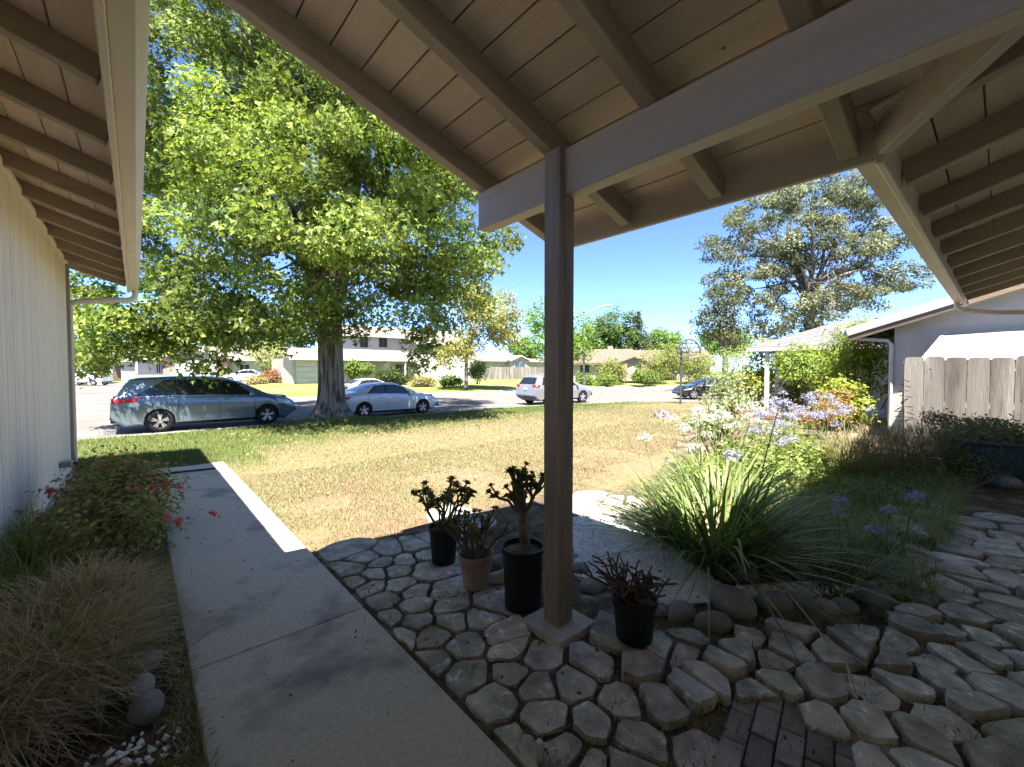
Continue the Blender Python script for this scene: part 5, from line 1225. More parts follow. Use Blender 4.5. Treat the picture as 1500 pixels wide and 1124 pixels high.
# shrubs and clipped trees across the street
fb = [(.24, .27, .075), (.3, .32, .1), (.18, .22, .06)]
SH = [(895, 545, 52, (2.3, 1.6, 1.7), 'yellow-green rounded shrub before the first brown-roofed house', 0), (958, 540, 54, (2.8, 1.8, 2.2), 'large yellow-green shrub left of the basketball hoop', 0), (1020, 536, 55, (3.0, 2, 2.4), 'large yellow-green shrub behind the hoop backboard', 0),
      (985, 522, 60, (2.0, 1.6, 1.8), 'taller loose shrub behind the hoop pole', 0), (885, 556, 49, (1.6, 1, .8), 'low clipped shrub on the lawn right of the post', 1), (936, 552, 50, (.8, .7, .6), 'small ball-clipped shrub between the two large shrubs', 1), (952, 552, 51, (.8, .7, .6), 'small ball-clipped shrub left of the hoop', 1),
      (857, 556, 50, (1.2, 1, .9), 'low shrub touching the lamp pole', 1), (395, 521, 47, (2.3, 2, 1.7), 'round-headed small tree over the driveway by the trunk', 2), (452, 534, 44, (.75, .7, .55), 'ball topiary on the lawn left of the trunk', 1), (518, 541, 41, (.6, .55, .7), 'cloud-clipped topiary right of the trunk', 1),
      (535, 540, 41, (.55, .5, .4), 'second clipped topiary right of the trunk', 1), (568, 551, 41.2, (1.1, .7, .7), 'dark shrub beside the two-storey front door', 3), (582, 554, 41.1, (.9, .6, .6), 'dark shrub under the two-storey front window', 3), (412, 557, 43, (.9, .8, .75), 'reddish shrub by the driveway', 4), (379, 558, 42, (1.15, .9, .6), 'straw-coloured low shrub by the driveway', 5), (402, 550, 44, (.8, .6, .5), 'red flowering shrub behind the straw-coloured one', 6), (152, 521, 62, (.9, .8, .9), 'orange-red flowering shrub far left', 6), (700, 542, 42, (.9, .8, .9), 'green shrub at the end of the far fence', 1), (620, 560, 40, (1.0, .5, .4), 'low dry shrub along the white side wall', 5), (660, 559, 40, (1.2, .5, .4), 'low green planting along the white side wall', 1)]
SC = [[tuple(np.array(c_) * .8) for c_ in cc_] for cc_ in [fb, [(.16, .23, .05), (.22, .29, .07)], [(.27, .31, .09), (.33, .36, .12)], [(.06, .09, .03), (.09, .13, .04)], [(.22, .12, .07), (.16, .1, .05), (.28, .2, .1)], [(.42, .34, .16), (.34, .3, .13)], [(.55, .08, .06), (.4, .1, .05), (.2, .22, .06)]]]
for i, (px, py, D, r, lab, ci) in enumerate(SH):
    b = gd(px, 560, D); bush('shrub', lab, 'shrub', [L(px, py, D, r)], int(40 + 16 * r[0] * r[2]), 26, .22 + .05 * r[0], .22, SC[ci], 200 + i, base=(b[0], b[1], .3), inner=.4, group='shrubs across the street')
# shrubs in front of the neighbour's house
bush('tall_shrub', 'tall yellow-green shrub half in shade beside the white downspout', 'shrub', [(np.array(gx(1245, 520, 15.2)), np.array((.9, .8, .95))), (np.array(gx(1262, 505, 15.4)), np.array((.9, .7, .8))), (np.array(gx(1285, 545, 15.6)), np.array((.9, .7, 1.0))), (np.array(gx(1230, 565, 15)), np.array((.7, .7, .8)))],
     150, 60, .16, .12, [(.2, .26, .03), (.28, .33, .05), (.13, .18, .025)], 231, base=(*gx(1255, 600, 15.3)[:2], 0), shape='lance', droop=.6)
bush('leafy_shrub', 'rounded light green shrub in front of the white wing wall', 'shrub', [(np.array(gx(1168, 530, 17.5)), np.array((.7, .8, .6))), (np.array(gx(1190, 548, 17)), np.array((.8, 1.0, .75)))], 110, 46, .15, .11, [(.2, .27, .06), (.27, .34, .09), (.15, .2, .04)], 232, base=(*gx(1185, 590, 17)[:2], 0))
bush('low_hedge', 'dark clipped shrub at the foot of the white wing wall', 'shrub', [(np.array(gx(1162, 578, 17.8)), np.array((.5, .5, .6)))], 40, 50, .12, .09, [(.1, .13, .04), (.15, .16, .05)], 233, base=(*gx(1162, 600, 17.8)[:2], 0))
bush('yellow_shrub', 'yellow-green shrub on the left of the white wing', 'shrub', [(np.array(gx(1118, 535, 21)), np.array((1.0, 1.0, 1.2))), (np.array(gx(1105, 565, 20.5)), np.array((.9, .9, .9)))], 90, 46, .18, .13, [(.33, .35, .07), (.4, .4, .1), (.24, .28, .06)], 234, base=(*gx(1112, 590, 21)[:2], 0))
# ------------------------------------------------------------------ potted succulents by the post
def rosettes(P, Dn, rng, size, cols):
    """little rosettes of fleshy leaves; P centres, Dn axis"""
    N = len(P); n = 14; parts = []
    T, tri = LEAF['round']; k = len(T)
    up = unit(Dn); a = unit(np.cross(up, rng.normal(size=(N, 3)))); b = np.cross(up, a)
    Vs = []; Cs = []
    for i in range(n):
        w = i * 2.4; el = .15 + .85 * i / n
        d = unit((math.cos(w) * a + math.sin(w) * b) * math.cos(el * 1.35) + up * math.sin(el * 1.35)); s = unit(np.cross(d, up)); nr = np.cross(s, d)
        sz = size * (1.05 - .4 * i / n) * rng.uniform(.85, 1.15, N)
        V = P[:, None] + sz[:, None, None] * (T[None, :, 0, None] * .62 * s[:, None] + T[None, :, 1, None] * d[:, None] + (T[None, :, 0, None] ** 2) * .9 * nr[:, None])
        Vs.append(V.reshape(-1, 3)); Cs.append(leafcol(N, k, cols, rng, .2))
    V = np.concatenate(Vs); F = (np.arange(N * n)[:, None, None] * k + np.array(tri)[None]).reshape(-1, 3)
    return V, F, np.concatenate(Cs)
def pot(root, c, r0, h, mt, rim=.018, taper=.8):
    prof = [(r0 * taper, 0), (r0 * taper * 1.02, .01), (r0 * .97, h - rim * 2.2), (r0 * 1.05, h - rim * 2.1), (r0 * 1.06, h), (r0 * .98, h), (r0 * .93, h - .04), (.005, h - .045)]
    o = MB().lathe(prof, 36, c).build('pot', mt, root, smooth=45)
    MB().lathe([(r0 * .95, h - .036), (r0 * .5, h - .022), (.004, h - .018)], 24, c).build('soil', G['soil'], root, smooth=60); return o
def succulent(name, label, c, r0, h, mt, tall, spread, n_main, seed, cols, rs, fork=2, dead=False, trunk=None, taper=.8):
    rng = rngs(seed); c = np.array(c, float); t = empty(name, c, label, 'potted plant'); pot(t, c, r0, h, mt, taper=taper)
    mb = MB(); tips = []; dirs = []
    b0 = c + (0, 0, h - .03)
    roots = []
    if trunk:
        tp = b0 + np.array(trunk); pts = curve(b0 + np.array((.02, .0, -.01)), tp, rng, .06, 5); mb.tube(pts, list(np.linspace(.038, .028, 6)), 9)
        for i in range(n_main): roots.append((tp, .014))
        z_top = c[2] + h + tall
    else:
        for i in range(n_main): a = rng.uniform(0, 6.28); roots.append((b0 + np.array((math.cos(a), math.sin(a), 0)) * rng.uniform(0, r0 * .5), .011))
    for (p, rr) in roots:
        a = rng.uniform(0, 6.28); d = np.array((math.cos(a), math.sin(a), 0)) * spread * rng.uniform(.25, 1); zz = (c[2] + h + tall - p[2]) * rng.uniform(.72, 1.0) - np.linalg.norm(d) * .2
        e = p + d * .6 + (0, 0, zz * .5); e2 = p + d + (0, 0, zz)
        pts = [p, p + d * .35 + (0, 0, zz * .2), e]; mb.tube(pts, [rr, rr * .85, rr * .75], 6)
        for j in range(fork):
            f = e + (e2 - e) * rng.uniform(.6, 1.05) + rng.normal(size=3) * np.array((.05, .05, .02)); m_ = (e + f) / 2 + rng.normal(size=3) * .02
            mb.tube([e, m_, f], [rr * .7, rr * .6, rr * .5], 6); tips.append(f); dirs.append(f - m_)
            if rng.random() < .75:
                g = m_ + (f - m_) * .5 + rng.normal(size=3) * np.array((.05, .05, .03)) + (0, 0, .03); mb.tube([m_, (m_ + g) / 2 + (0, 0, .01), g], [rr * .55, rr * .5, rr * .42], 5); tips.append(g); dirs.append(g - m_ + (0, 0, .02))
    mb.build('stem', G['succ_stem'] if not dead else G['twig'], t, smooth=60)
    if not dead:
        V, F, cc = rosettes(np.array(tips), np.array(dirs) + np.array((0, 0, .05)), rng, rs, cols); tag(np_mesh('leaf_rosettes', V, F, G['leaf'], t, cc), kind='stuff')
    return t
sc = [(.16, .18, .06), (.2, .2, .075), (.12, .13, .05), (.22, .19, .09)]
def base(x, y, z=.0): p = gz(x, y, z); return (p[0], p[1], z)
PZ = .015
pb = base(650, 822, PZ); k = float((np.array(pb) - EYE) @ _f) / FPX
succulent('potted_succulent', 'bushy dark succulent in the black pot nearest the lawn', (pb[0], pb[1], PZ), .5 * 42 * k, 52 * k, G['black_plastic'], 68 * k, 52 * k, 13, 301, sc, 8.5 * k)
pb = base(697, 857, PZ); k = float((np.array(pb) - EYE) @ _f) / FPX
succulent('potted_succulent', 'twiggy sparse succulent in the tan clay pot', (pb[0], pb[1], PZ), .5 * 50 * k, 48 * k, G['terracotta'], 68 * k, 46 * k, 17, 302, [(.2, .2, .08), (.26, .24, .1), (.17, .16, .07)], 6.8 * k, taper=.72)
pb = base(766, 886, PZ); k = float((np.array(pb) - EYE) @ _f) / FPX
succulent('potted_succulent', 'tree-like succulent with thick trunk in the tall black pot beside the post', (pb[0], pb[1], PZ), .5 * 60 * k, 88 * k, G['black_plastic'], 112 * k, 42 * k, 13, 303, [(.1, .105, .04), (.13, .13, .05), (.16, .14, .06)], 7.8 * k, trunk=(.0, .0, 52 * k), taper=.86)
pb = base(929, 930, PZ + .03); k = float((np.array(pb) - EYE) @ _f) / FPX
succulent('potted_dead_plant', 'leafless dead plant in a black pot among the stones right of the post', (pb[0], pb[1], PZ + .02), .5 * 62 * k, 60 * k, G['black_plastic'], 46 * k, 50 * k, 26, 304, sc, .01, dead=True, taper=.82)
# tipped small pots behind
pb = gz(728, 850, .05); k = float((pb - EYE) @ _f) / FPX
for (x, y, lab, mt_) in ((727, 842, 'small whitish pot lying on its side behind the tan pot', 'concrete'), (724, 818, 'small grey tipped cup behind the tan pot, above the whitish one', 'cobble')):
    p = gz(x, y + 10, .03); axz = unit(np.array((.75, -.62, .1))); axx = unit(np.cross(axz, (0, 0, 1))); axy = np.cross(axz, axx)
    MBt = MB().lathe([(.035, -.055), (.052, .05), (.056, .05), (.056, .062), (.046, .062), (.034, -.04), (.002, -.045)], 22, p + (0, 0, .03), (axx, axy, axz))
    tag(MBt.build('tipped_pot', G[mt_], origin=p, smooth=45), lab, 'pot')
p = gz(790, 1122, -.02); tag(MB().lathe([(.014, 0), (.014, .065), (.017, .065), (.017, .1), (.013, .108), (.002, .11)], 18, p).build('pipe_stub', G['white'], origin=p, smooth=40), 'short white capped pipe stub rising between stones beside the walk', 'pipe')
# ------------------------------------------------------------------ strap-leaved clump and other plants of the right bed
def strap_clump(name, label, c, n, Lr, wr, seed, cols, lean=(.1, .75), bend=(.15, .75), rad=.12, tip=None, cat='plant', group=None, stalks=0, sh=.9, fcol=None, fr=.07, mt='blade', phi=None):
    rng = rngs(seed); c = np.array(c, float); t = empty(name, c, label, cat, group)
    a = rng.uniform(0, 6.28, n) if phi is None else rng.normal(phi[0], phi[1], n); r_ = rng.uniform(0, 1, n) ** .6 * rad
    root = c + np.stack([r_ * np.cos(a), r_ * np.sin(a), np.zeros(n)], 1)
    le = rng.uniform(*lean, n)
    V, F, cc = blades(root, a + rng.normal(size=n) * .4, rng.uniform(*Lr, n), rng.uniform(*wr, n), le, rng.uniform(*bend, n), rng, 7, cols, tip)
    np_mesh('leaves', V, F, G[mt], t, cc)
    if stalks:
        mb = MB(); V_ = []; 
        for i in range(stalks):
            a_ = rng.uniform(0, 6.28); b = c + np.array((math.cos(a_), math.sin(a_), 0)) * rng.uniform(0, rad); h = sh * rng.uniform(.75, 1.1); e = b + np.array((math.cos(a_) * .18 * h, math.sin(a_) * .18 * h, h)); mb.tube(curve(b, e, rng, .03, 4), [.006, .005, .005, .0045, .004], 5)
            umbel(V_, e, fr, rng)
        mb.build('flower_stalk', plain('stalk_green', (.16, .22, .07), .6), t); flowers(V_, t, rng, fcol)
    return t
def umbel(acc, e, fr, rng, n=46):
    for i in range(n):
        d = rng.normal(size=3); d[2] = abs(d[2]) * .7 + .0; d /= np.linalg.norm(d); acc.append((e, e + d * fr * rng.uniform(.75, 1.1), d))
def flowers(acc, t, rng, cols):
    if not acc: return
    P = np.array([a[1] for a in acc]); D = np.array([a[2] for a in acc])
    parts = []
    for k_ in range(3):
        V, F, k = leaves(P + rng.normal(size=P.shape) * .004, .034, rng, 'lance', .1, 0, D * 1.5); parts.append((V, F, leafcol(len(P), k, cols, rng, .12)))
    V, F, c = merge(parts); tag(np_mesh('flower_head', V, F, G['petal'], t, c), kind='stuff')
LAV = [(.38, .38, .58), (.46, .46, .62), (.30, .31, .52)]; WHT = [(.6, .62, .6), (.52, .55, .51), (.66, .67, .66)]
gl = [(.12, .175, .05), (.165, .225, .068), (.22, .275, .095), (.095, .135, .04), (.3, .28, .14)]
cA = gz(1065, 842, 0); strap_clump('strap_leaf_clump', 'large arching strap-leaved clump in front of the white gravel', (cA[0] + .15, cA[1] + .15, -.02), 430, (.55, 1.2), (.018, .034), 401, gl, lean=(.08, .8), bend=(.1, .7), rad=.26, stalks=3, sh=1.25, fcol=LAV, fr=.075)
cB = gz(990, 800, 0); strap_clump('strap_leaf_clump', 'narrow-leaved strap clump overhanging the white gravel nearest the lawn', (cB[0] + .15, cB[1] + .1, -.02), 220, (.45, .9), (.014, .026), 402, gl, lean=(.1, .85), rad=.2, stalks=2, sh=1.15, fcol=WHT, fr=.075)
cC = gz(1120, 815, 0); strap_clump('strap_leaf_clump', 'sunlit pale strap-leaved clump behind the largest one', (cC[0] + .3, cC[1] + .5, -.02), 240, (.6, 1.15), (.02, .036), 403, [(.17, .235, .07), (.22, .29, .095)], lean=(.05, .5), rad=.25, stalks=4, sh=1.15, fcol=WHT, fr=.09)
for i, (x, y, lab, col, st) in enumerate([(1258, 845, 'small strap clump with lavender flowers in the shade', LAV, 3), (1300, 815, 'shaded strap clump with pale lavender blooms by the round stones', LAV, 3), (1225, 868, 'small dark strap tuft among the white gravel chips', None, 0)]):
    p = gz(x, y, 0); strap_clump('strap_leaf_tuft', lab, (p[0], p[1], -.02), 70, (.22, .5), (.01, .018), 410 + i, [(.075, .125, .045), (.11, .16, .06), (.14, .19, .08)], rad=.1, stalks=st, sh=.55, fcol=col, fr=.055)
# flowering stand behind: white and lavender heads above mixed yellow-green foliage
def stand(name, label, x, y, D, n, hmax, seed, cols, fcol, spread, fr=.085, nst=7):
    p = gd(x, y, D); strap_clump(name, label, (p[0], p[1], -.03), n, (.4, .8), (.016, .03), seed, cols, rad=spread, lean=(.05, .6), stalks=nst, sh=hmax, fcol=fcol, fr=fr)
yg = [(.17, .215, .055), (.22, .26, .08), (.13, .17, .045)]
for i, (x, y, D, h, fc, lab) in enumerate([(1030, 690, 6.3, 1.0, WHT, 'white-flowered stand nearest the lawn'), (1085, 690, 6.6, 1.05, WHT, 'white-flowered stand in the middle of the bed'), (1150, 680, 7.0, 1.1, LAV, 'lavender-flowered stand before the red-leaved shrub'), (1195, 680, 7.4, 1.15, LAV, 'dense lavender-flowered stand by the red-leaved shrub'), (1230, 690, 6.8, 1.0, LAV, 'lavender-flowered stand next to the dry shrub'), (1120, 700, 6.0, .95, LAV, 'mixed lavender-flowered stand behind the strap clumps'), (1170, 660, 8.2, 1.1, LAV, 'farthest lavender-flowered stand of the bed')]):
    stand('flower_stand', lab, x, y + 30, D, 110, h, 420 + i, yg, fc, .3, nst=11)
bush('leafy_plant', 'sunlit yellow-green lobed leaves filling the middle of the bed', 'plant', [(gd(1100, 690, 5.6) * (1, 1, 0) + (0, 0, .35), np.array((.55, .5, .35))), (gd(1160, 690, 5.9) * (1, 1, 0) + (0, 0, .38), np.array((.6, .5, .36))), (gd(1130, 660, 6.6) * (1, 1, 0) + (0, 0, .45), np.array((.7, .6, .42))), (gd(1040, 700, 5.3) * (1, 1, 0) + (0, 0, .3), np.array((.35, .35, .3)))],
     150, 20, .1, .075, [(.18, .225, .06), (.23, .27, .085), (.13, .17, .045)], 430, shape='star', inner=.3, up=1.2)
bush('grey_leaf_shrub', 'grey-green loose shrub rising between lawn and flower stands', 'shrub', [(gd(1065, 592, 7.2), np.array((.45, .4, .4))), (gd(1080, 565, 7.4), np.array((.33, .3, .35))), (gd(1030, 625, 7.0), np.array((.4, .4, .25)))], 80, 26, .09, .06, [(.26, .3, .16), (.32, .36, .2), (.2, .25, .12)], 431, base=(*gd(1065, 690, 7.2)[:2], -.03), inner=.15, stems=16)
bush('red_leaf_shrub', 'red and orange leaved shrub below the tall yellow-green shrub', 'shrub', [(gd(1225, 592, 9.0), np.array((.4, .35, .3))), (gd(1205, 610, 8.6), np.array((.35, .3, .25))), (gd(1165, 612, 8.6), np.array((.3, .3, .2)))], 70, 30, .09, .06, [(.30, .10, .06), (.34, .15, .08), (.24, .2, .07), (.28, .27, .08)], 432, base=(*gd(1210, 650, 8.8)[:2], -.03), inner=.2)
bush('lime_shrub', 'bright lime-leaved shrub behind the lavender flowers', 'shrub', [(gd(1228, 575, 10.2), np.array((.5, .4, .28))), (gd(1245, 600, 10), np.array((.4, .4, .3)))], 60, 30, .1, .075, [(.24, .28, .05), (.29, .32, .07)], 433, base=(*gd(1235, 640, 10.1)[:2], -.03), shape='round')
# dry lavender-like mound, straw stems above dark undergrowth
def tuft(name, label, lobes, n, Lr, wr, seed, cols, tip, cat='plant', lean=(.05, .6), bend=(.05, .4), mt='dry', flow=None, group=None, z0=-.02, seg=4, shell=False):
    rng = rngs(seed); C = np.mean([l[0] for l in lobes], 0); t = empty(name, (C[0], C[1], z0), label, cat, group); A_ = []
    i = rng.choice(len(lobes), n); c = np.array([l[0] for l in lobes])[i]; r_ = np.array([l[1] for l in lobes])[i]
    d = rng.normal(size=(n, 3)); d /= np.maximum(1, np.linalg.norm(d, axis=1, keepdims=True)); P = c + d * r_ * .8
    if shell:
        d = unit(rng.normal(size=(n, 3))); d[:, 2] = np.abs(d[:, 2]); P = c + d * r_ * rng.uniform(.55, 1, (n, 1))
    a = np.arctan2(d[:, 1], d[:, 0]) + rng.normal(size=n) * (1.3 if shell else .5)
    if flow is not None: a = rng.normal(flow[0], flow[1], n)
    V, F, cc = blades(P, a, rng.uniform(*Lr, n), rng.uniform(*wr, n), rng.uniform(*lean, n), rng.uniform(*bend, n), rng, seg, cols, tip); np_mesh('stems', V, F, G[mt], t, cc); return t
def gl_(x, y, D, z): p = gd(x, y, D); return np.array((p[0], p[1], z))
tuft('dry_shrub', 'straw-brown dry shrub mound in front of the board fence', [(gl_(1300, 640, 6.9, .35), np.array((.6, .5, .32))), (gl_(1255, 640, 6.6, .30), np.array((.5, .45, .28))), (gl_(1350, 640, 6.8, .4), np.array((.7, .5, .36))), (gl_(1400, 650, 6.8, .32), np.array((.6, .5, .3)))], 5200, (.16, .4), (.004, .008), 440,
     [(.36, .28, .16), (.26, .2, .1), (.45, .37, .23), (.14, .15, .06), (.1, .12, .05)], (.46, .37, .24), 'shrub', lean=(.1, .85), bend=(.1, .5))
bush('dark_undergrowth', 'dark green undergrowth beneath the dry shrub mound', 'shrub', [(gl_(1340, 700, 6.0, .2), np.array((.8, .45, .24))), (gl_(1270, 720, 5.3, .16), np.array((.6, .5, .2))), (gl_(1420, 690, 6.2, .25), np.array((.7, .4, .28)))], 130, 34, .1, .05, [(.07, .11, .03), (.11, .15, .045), (.15, .17, .06)], 441, shape='lance', inner=.1, stems=10)
bush('red_tinged_plant', 'dark red-tinged leafy plant at the foot of the fence boards', 'plant', [(gl_(1385, 612, 7.3, .82), np.array((.45, .3, .12))), (gl_(1450, 625, 7.0, .72), np.array((.6, .3, .14)))], 60, 26, .08, .05, [(.16, .07, .06), (.12, .12, .05), (.22, .16, .1), (.1, .13, .05)], 442, base=(*gd(1400, 680, 7.2)[:2], -.02), inner=.2, stems=14)
# leaves spilling from the planter
bush('planter_plant', 'grey-green plant filling the round planter', 'plant', [(np.array((pc[0], pc[1], zt_p + .1)), np.array((.75, .75, .14)))], 90, 26, .1, .06, [(.12, .15, .06), (.18, .18, .09), (.2, .16, .1)], 443, base=(pc[0], pc[1], zt_p - .05), inner=.1)
# tall leafy weeds: one before the fence end, two thin stalks in front of the flower stands
def tall_weed(x, ytop, D, label, nl=9, ll=.17, col=(.09, .13, .07), seed=45, lo=.55):
    wb = gl_(x, 640, D, -.02); wz = gd(x, ytop, D)[2]; weed = empty('tall_weed', wb, label, 'weed')
    MB().tube([wb, (wb[0] + .01, wb[1], wz * .6), (wb[0], wb[1] + .02, wz)], [.008, .006, .003], 6).build('stem', G['twig'], weed)
    rng = rngs(seed)
    for i in range(nl):
        z = wz * (lo + (1 - lo) * i / (nl - 1))
        for sd in (-1, 1):
            d = unit(_r * sd + np.array((0, 0, .25)) + rng.normal(size=3) * .3); s = np.cross(d, (0, 0, 1)); L_ = ll * (1.1 - .6 * i / (nl - 1)); p = np.array((wb[0], wb[1], z))
            V_ = np.array([p, p + d * L_ * .45 - s * L_ * .2, p + d * L_ + (0, 0, -.03), p + d * L_ * .45 + s * L_ * .2]); np_mesh('leaf', V_, np.array([(0, 1, 2, 3)]), G['leaf'], weed, np.tile(np.array(col) * rng.uniform(.7, 1.3), (4, 1)))
tall_weed(1323, 558, 7.0, 'single tall weed with paired leaves standing before the fence end')
tall_weed(1026, 600, 4.6, 'thin dark-stemmed leafy stalk standing over the strap clump near the lawn', 8, .09, (.11, .14, .05), 47, .5)
tall_weed(1092, 640, 4.9, 'thin dark leafy stalk in front of the sunlit strap leaves', 7, .08, (.09, .12, .045), 48, .45)
# grassy weeds at the right foreground of the stones
rng = rngs(46); n = 40000
P = np.stack([rng.uniform(4.0, 9.6, n), rng.uniform(.3, 2.2, n), np.full(n, -.03)], 1)
P = P[np.array([mnoise.noise((p[0] * 1.4, p[1] * 1.4, 2)) > -.45 + (.3 if p[1] < .7 and p[0] < 5.4 else 0) for p in P])]
n = len(P)
V, F, c = blades(P, rng.uniform(0, 6.28, n), rng.uniform(.08, .34, n), rng.uniform(.003, .007, n), rng.uniform(.1, .75, n), rng.uniform(.1, .6, n), rng, 3, [(.2, .26, .08), (.26, .32, .11), (.15, .2, .06), (.36, .35, .18)])
tag(np_mesh('weedy_grass', V, F, G['blade'], None, c), 'long weedy grass over the stones at the right', 'grass', kind='stuff')
# dead stalks fallen across the stones
for i, (pts, lab) in enumerate([([(1112, 825, .12), (1150, 862, .14), (1202, 928, .1), (1268, 975, .06)], 'long pale dead stalk fallen across the flagstones'), ([(1202, 930, .1), (1238, 968, .08), (1253, 1012, .06)], 'short bent dead stalk lying beside the long one'), ([(1047, 765, .35), (1030, 820, .2), (1008, 880, .03)], 'pale broken leaf blade leaning from the strap clump')]):
    P = [gz(*p) for p in pts]; tag(MB().tube(P, [.006, .006, .005, .004][:len(P)], 6).build('dead_stalk', mat('dead_stalk', (.5, .42, .3), (.36, .29, .2), rough=.8, scale=9) if i == 0 else bpy.data.materials['dead_stalk'], origin=P[0]), lab, 'stalk')
# dark rocks by the planter
for i, (x, y, wx, hy, lab) in enumerate([(1470, 712, 26, 12, 'dark flat rock at the foot of the round planter'), (1335, 690, 10, 7, 'small dark rock left of the planter')]):
    p = gz(x, y, 0); k = float((p - EYE) @ _f) / FPX; o = boulder('garden_rock', None, (p[0], p[1], .05), (wx * k, wx * k * .7, hy * k), .4, G['cobble'], 60 + i); tag(o, lab, 'rock')
cb0 = gz(1082, 868, 0)
# ------------------------------------------------------------------ left bed: dry grass mound, green tuft, geranium
tuft('dry_grass_mound', 'large mound of dry brown grass spilling towards the walkway', [(np.array((-.38, 3.2, .0)), np.array((.40, .50, .27))), (np.array((-.36, 3.75, .0)), np.array((.42, .48, .32))), (np.array((-.58, 2.95, .0)), np.array((.24, .3, .15)))], 13000, (.1, .36), (.003, .0065), 501,
     [(.5, .37, .21), (.43, .29, .15), (.58, .44, .27), (.28, .28, .12), (.36, .23, .12), (.22, .25, .09), (.25, .27, .11)], (.54, .42, .26), 'grass', lean=(.25, .95), bend=(.2, .85), seg=5, shell=True)
tuft('green_grass_tuft', 'green grass tuft against the siding between mound and geranium', [(np.array((-.6, 4.5, .1)), np.array((.22, .5, .1))), (np.array((-.62, 5.1, .1)), np.array((.2, .4, .1)))], 1700, (.25, .55), (.004, .008), 502, [(.13, .2, .05), (.18, .25, .07), (.1, .15, .04)], (.28, .27, .12), 'grass', lean=(.1, .6), bend=(.1, .5), mt='blade')
ge = bush('geranium_bush', 'leggy geranium bush with pink flowers beside the walkway', 'shrub', [(np.array((-.24, 5.2, .30)), np.array((.46, .7, .30))), (np.array((-.14, 5.9, .38)), np.array((.44, .55, .33))), (np.array((-.2, 6.4, .42)), np.array((.36, .45, .30)))], 260, 34, .085, .036, [(.2, .26, .07), (.28, .3, .1), (.33, .27, .13), (.34, .2, .11), (.22, .18, .09), (.24, .3, .08)], 503, base=(-.3, 5.8, -.02), shape='round', inner=.35, up=.9, stems=70)
rng = rngs(504); P = []
for (x, y, Yg) in [(193, 714, 5.9), (224, 712, 5.95), (240, 708, 6.1), (222, 735, 5.6), (263, 713, 5.9), (75, 720, 6.2), (72, 718, 6.25), (103, 708, 6.5), (60, 758, 5.9), (263, 762, 5.1), (205, 690, 6.5), (155, 683, 6.6), (165, 672, 6.9), (314, 752, 5.3), (245, 760, 5.0)]:
    c = gy(x, y, Yg - .32)
    for k_ in range(46): P.append(c + rng.normal(size=3) * .017)
P = np.array(P); V, F, k = leaves(P, .024, rng, 'round', .6, 0); tag(np_mesh('flower', V, F, G['petal'], ge, leafcol(len(P), k, [(.72, .22, .27), (.78, .32, .36), (.62, .15, .19)], rng, .15)), kind='stuff')
# weeds and thatch along the walk's edge
rng = rngs(505); n = 5200; P = np.stack([.2 - np.abs(rng.normal(0, .09, n)), rng.uniform(1.5, 6.4, n), np.full(n, -.025)], 1)
V, F, c = blades(P, rng.uniform(0, 6.28, n), rng.uniform(.03, .12, n), rng.uniform(.002, .0045, n), rng.uniform(.1, .9, n), rng.uniform(.1, .6, n), rng, 3, [(.2, .2, .08), (.33, .27, .15), (.14, .17, .055), (.4, .33, .2)])
tag(np_mesh('edge_weeds', V, F, G['dry'], None, c), 'thin dry weeds along the left edge of the walkway', 'weeds', kind='stuff')
rng = rngs(506); n = 2600; P = np.stack([rng.uniform(-.2, .17, n), rng.uniform(1.75, 2.25, n), np.full(n, -.02)], 1)
V, F, k = leaves(P + np.array((0, 0, .02)) + np.abs(rng.normal(size=P.shape)) * (0, 0, .03), .016, rng, 'oval', .8, 0); tag(np_mesh('ground_weed', V, F, G['leaf'], None, leafcol(n, k, [(.11, .15, .045), (.16, .2, .06)], rng)), 'low creeping green weed beside the river stones', 'weeds', kind='stuff')
P = [gz(283, 945, .004), gz(300, 930, .012), gz(320, 918, .012), gz(334, 911, .006)]; tag(MB().tube(P, [.004, .003, .003, .002], 5).build('dry_twig', bpy.data.materials['dead_stalk'], origin=P[0]), 'thin pale dry twig lying on the concrete walkway', 'twig')
# ------------------------------------------------------------------ lawn grass (countless blades)
rng = rngs(600); pts = []
def scatter(n, x0, x1, y0, y1, dens=None):
    X = rng.uniform(x0, x1, n); Y = rng.uniform(y0, y1, n); return np.stack([X, Y], 1)
Q = np.concatenate([scatter(120000, 1.18, 6, 3.9, 8), scatter(70000, 6, 13, 4.6, 8), scatter(120000, -2, 18, 8, 16.0), scatter(26000, 13, 24, 4.5, 15), scatter(12000, -1.2, 1.2, 9.35, 12)])
gxs = np.arange(-3, 25.01, .12); gys = np.arange(3, 16.6, .12)     # look-up grids so the scatter stays quick
ZG = np.array([[zlawn(x, y) for y in gys] for x in gxs]); GG = np.array([[green(x, y) for y in gys] for x in gxs]); TG = np.array([[turf(x, y) for y in gys] for x in gxs])
BG = np.array([[(in_bed(x, y) or y > ykerb(x) - .24) for y in gys] for x in gxs]); NG = np.array([[mnoise.noise((x * .9, y * .9, 11)) for y in gys] for x in gxs])
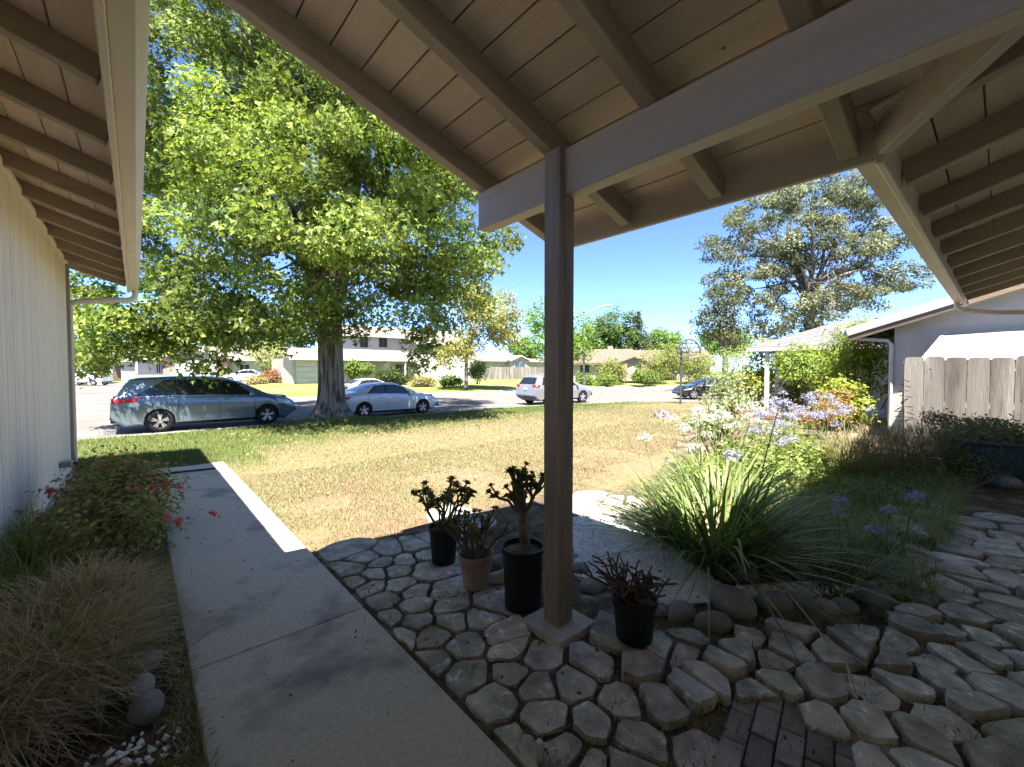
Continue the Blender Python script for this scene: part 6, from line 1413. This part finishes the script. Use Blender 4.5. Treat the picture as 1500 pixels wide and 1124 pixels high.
ix = np.clip(np.rint((Q[:, 0] + 3) / .12).astype(int), 0, len(gxs) - 1); iy = np.clip(np.rint((Q[:, 1] - 3) / .12).astype(int), 0, len(gys) - 1)
ok = ~BG[ix, iy] & ~((Q[:, 0] < 1.18) & (Q[:, 1] < 9.4)) & ((Q[:, 0] - TREE[0]) ** 2 + (Q[:, 1] - TREE[1] - .45) ** 2 > .25)
ok &= ~((Q[:, 1] < 6.2) & (NG[ix, iy] > .12) & (rng.random(len(Q)) < .75))
Q = Q[ok]; ix = ix[ok]; iy = iy[ok]; n = len(Q); dist = np.hypot(Q[:, 0], Q[:, 1])
Z = ZG[ix, iy] - .004; g = GG[ix, iy]; T_ = TG[ix, iy]
P = np.stack([Q[:, 0], Q[:, 1], Z], 1); Ln = rng.uniform(.022, .05, n) * (1 + g * .8) * (1 + dist * .02); Wd = (.0035 + .0006 * dist) * rng.uniform(.7, 1.3, n)
an = rng.uniform(0, 6.28, n); le = rng.uniform(.2, .95, n); hd = np.stack([np.cos(an), np.sin(an), 0 * an], 1); sd_ = np.stack([-np.sin(an), np.cos(an), 0 * an], 1)
tip = P + hd * (Ln * le)[:, None] + np.stack([0 * an, 0 * an, Ln * np.sqrt(1 - le ** 2)], 1)
V = np.stack([P - sd_ * Wd[:, None] * .5, P + sd_ * Wd[:, None] * .5, tip], 1).reshape(-1, 3); F = np.arange(n * 3).reshape(-1, 3)
c = np.repeat(T_ * rng.uniform(.72, 1.28, (n, 1)) * np.array((1.08, 1.08, 1.1)), 3, 0)
tag(np_mesh('lawn_grass', V, F, G['dry'], None, c), 'short straw-coloured lawn grass, greener under the tree', 'grass', kind='stuff')
tag(litter('fallen_leaves', (1.5, 12, 4.3, 14), 1500, 9, -.045, .055, ((.42, .2, .1), (.5, .33, .18), (.35, .22, .12))), 'scattered brown fallen leaves on the lawn', 'leaves', kind='stuff')
tag(litter('walk_litter', (.2, 1.15, 1.6, 9.2), 170, 10, .004, .02), 'small bits of dry leaf litter blown onto the walkway', 'leaf litter', kind='stuff')
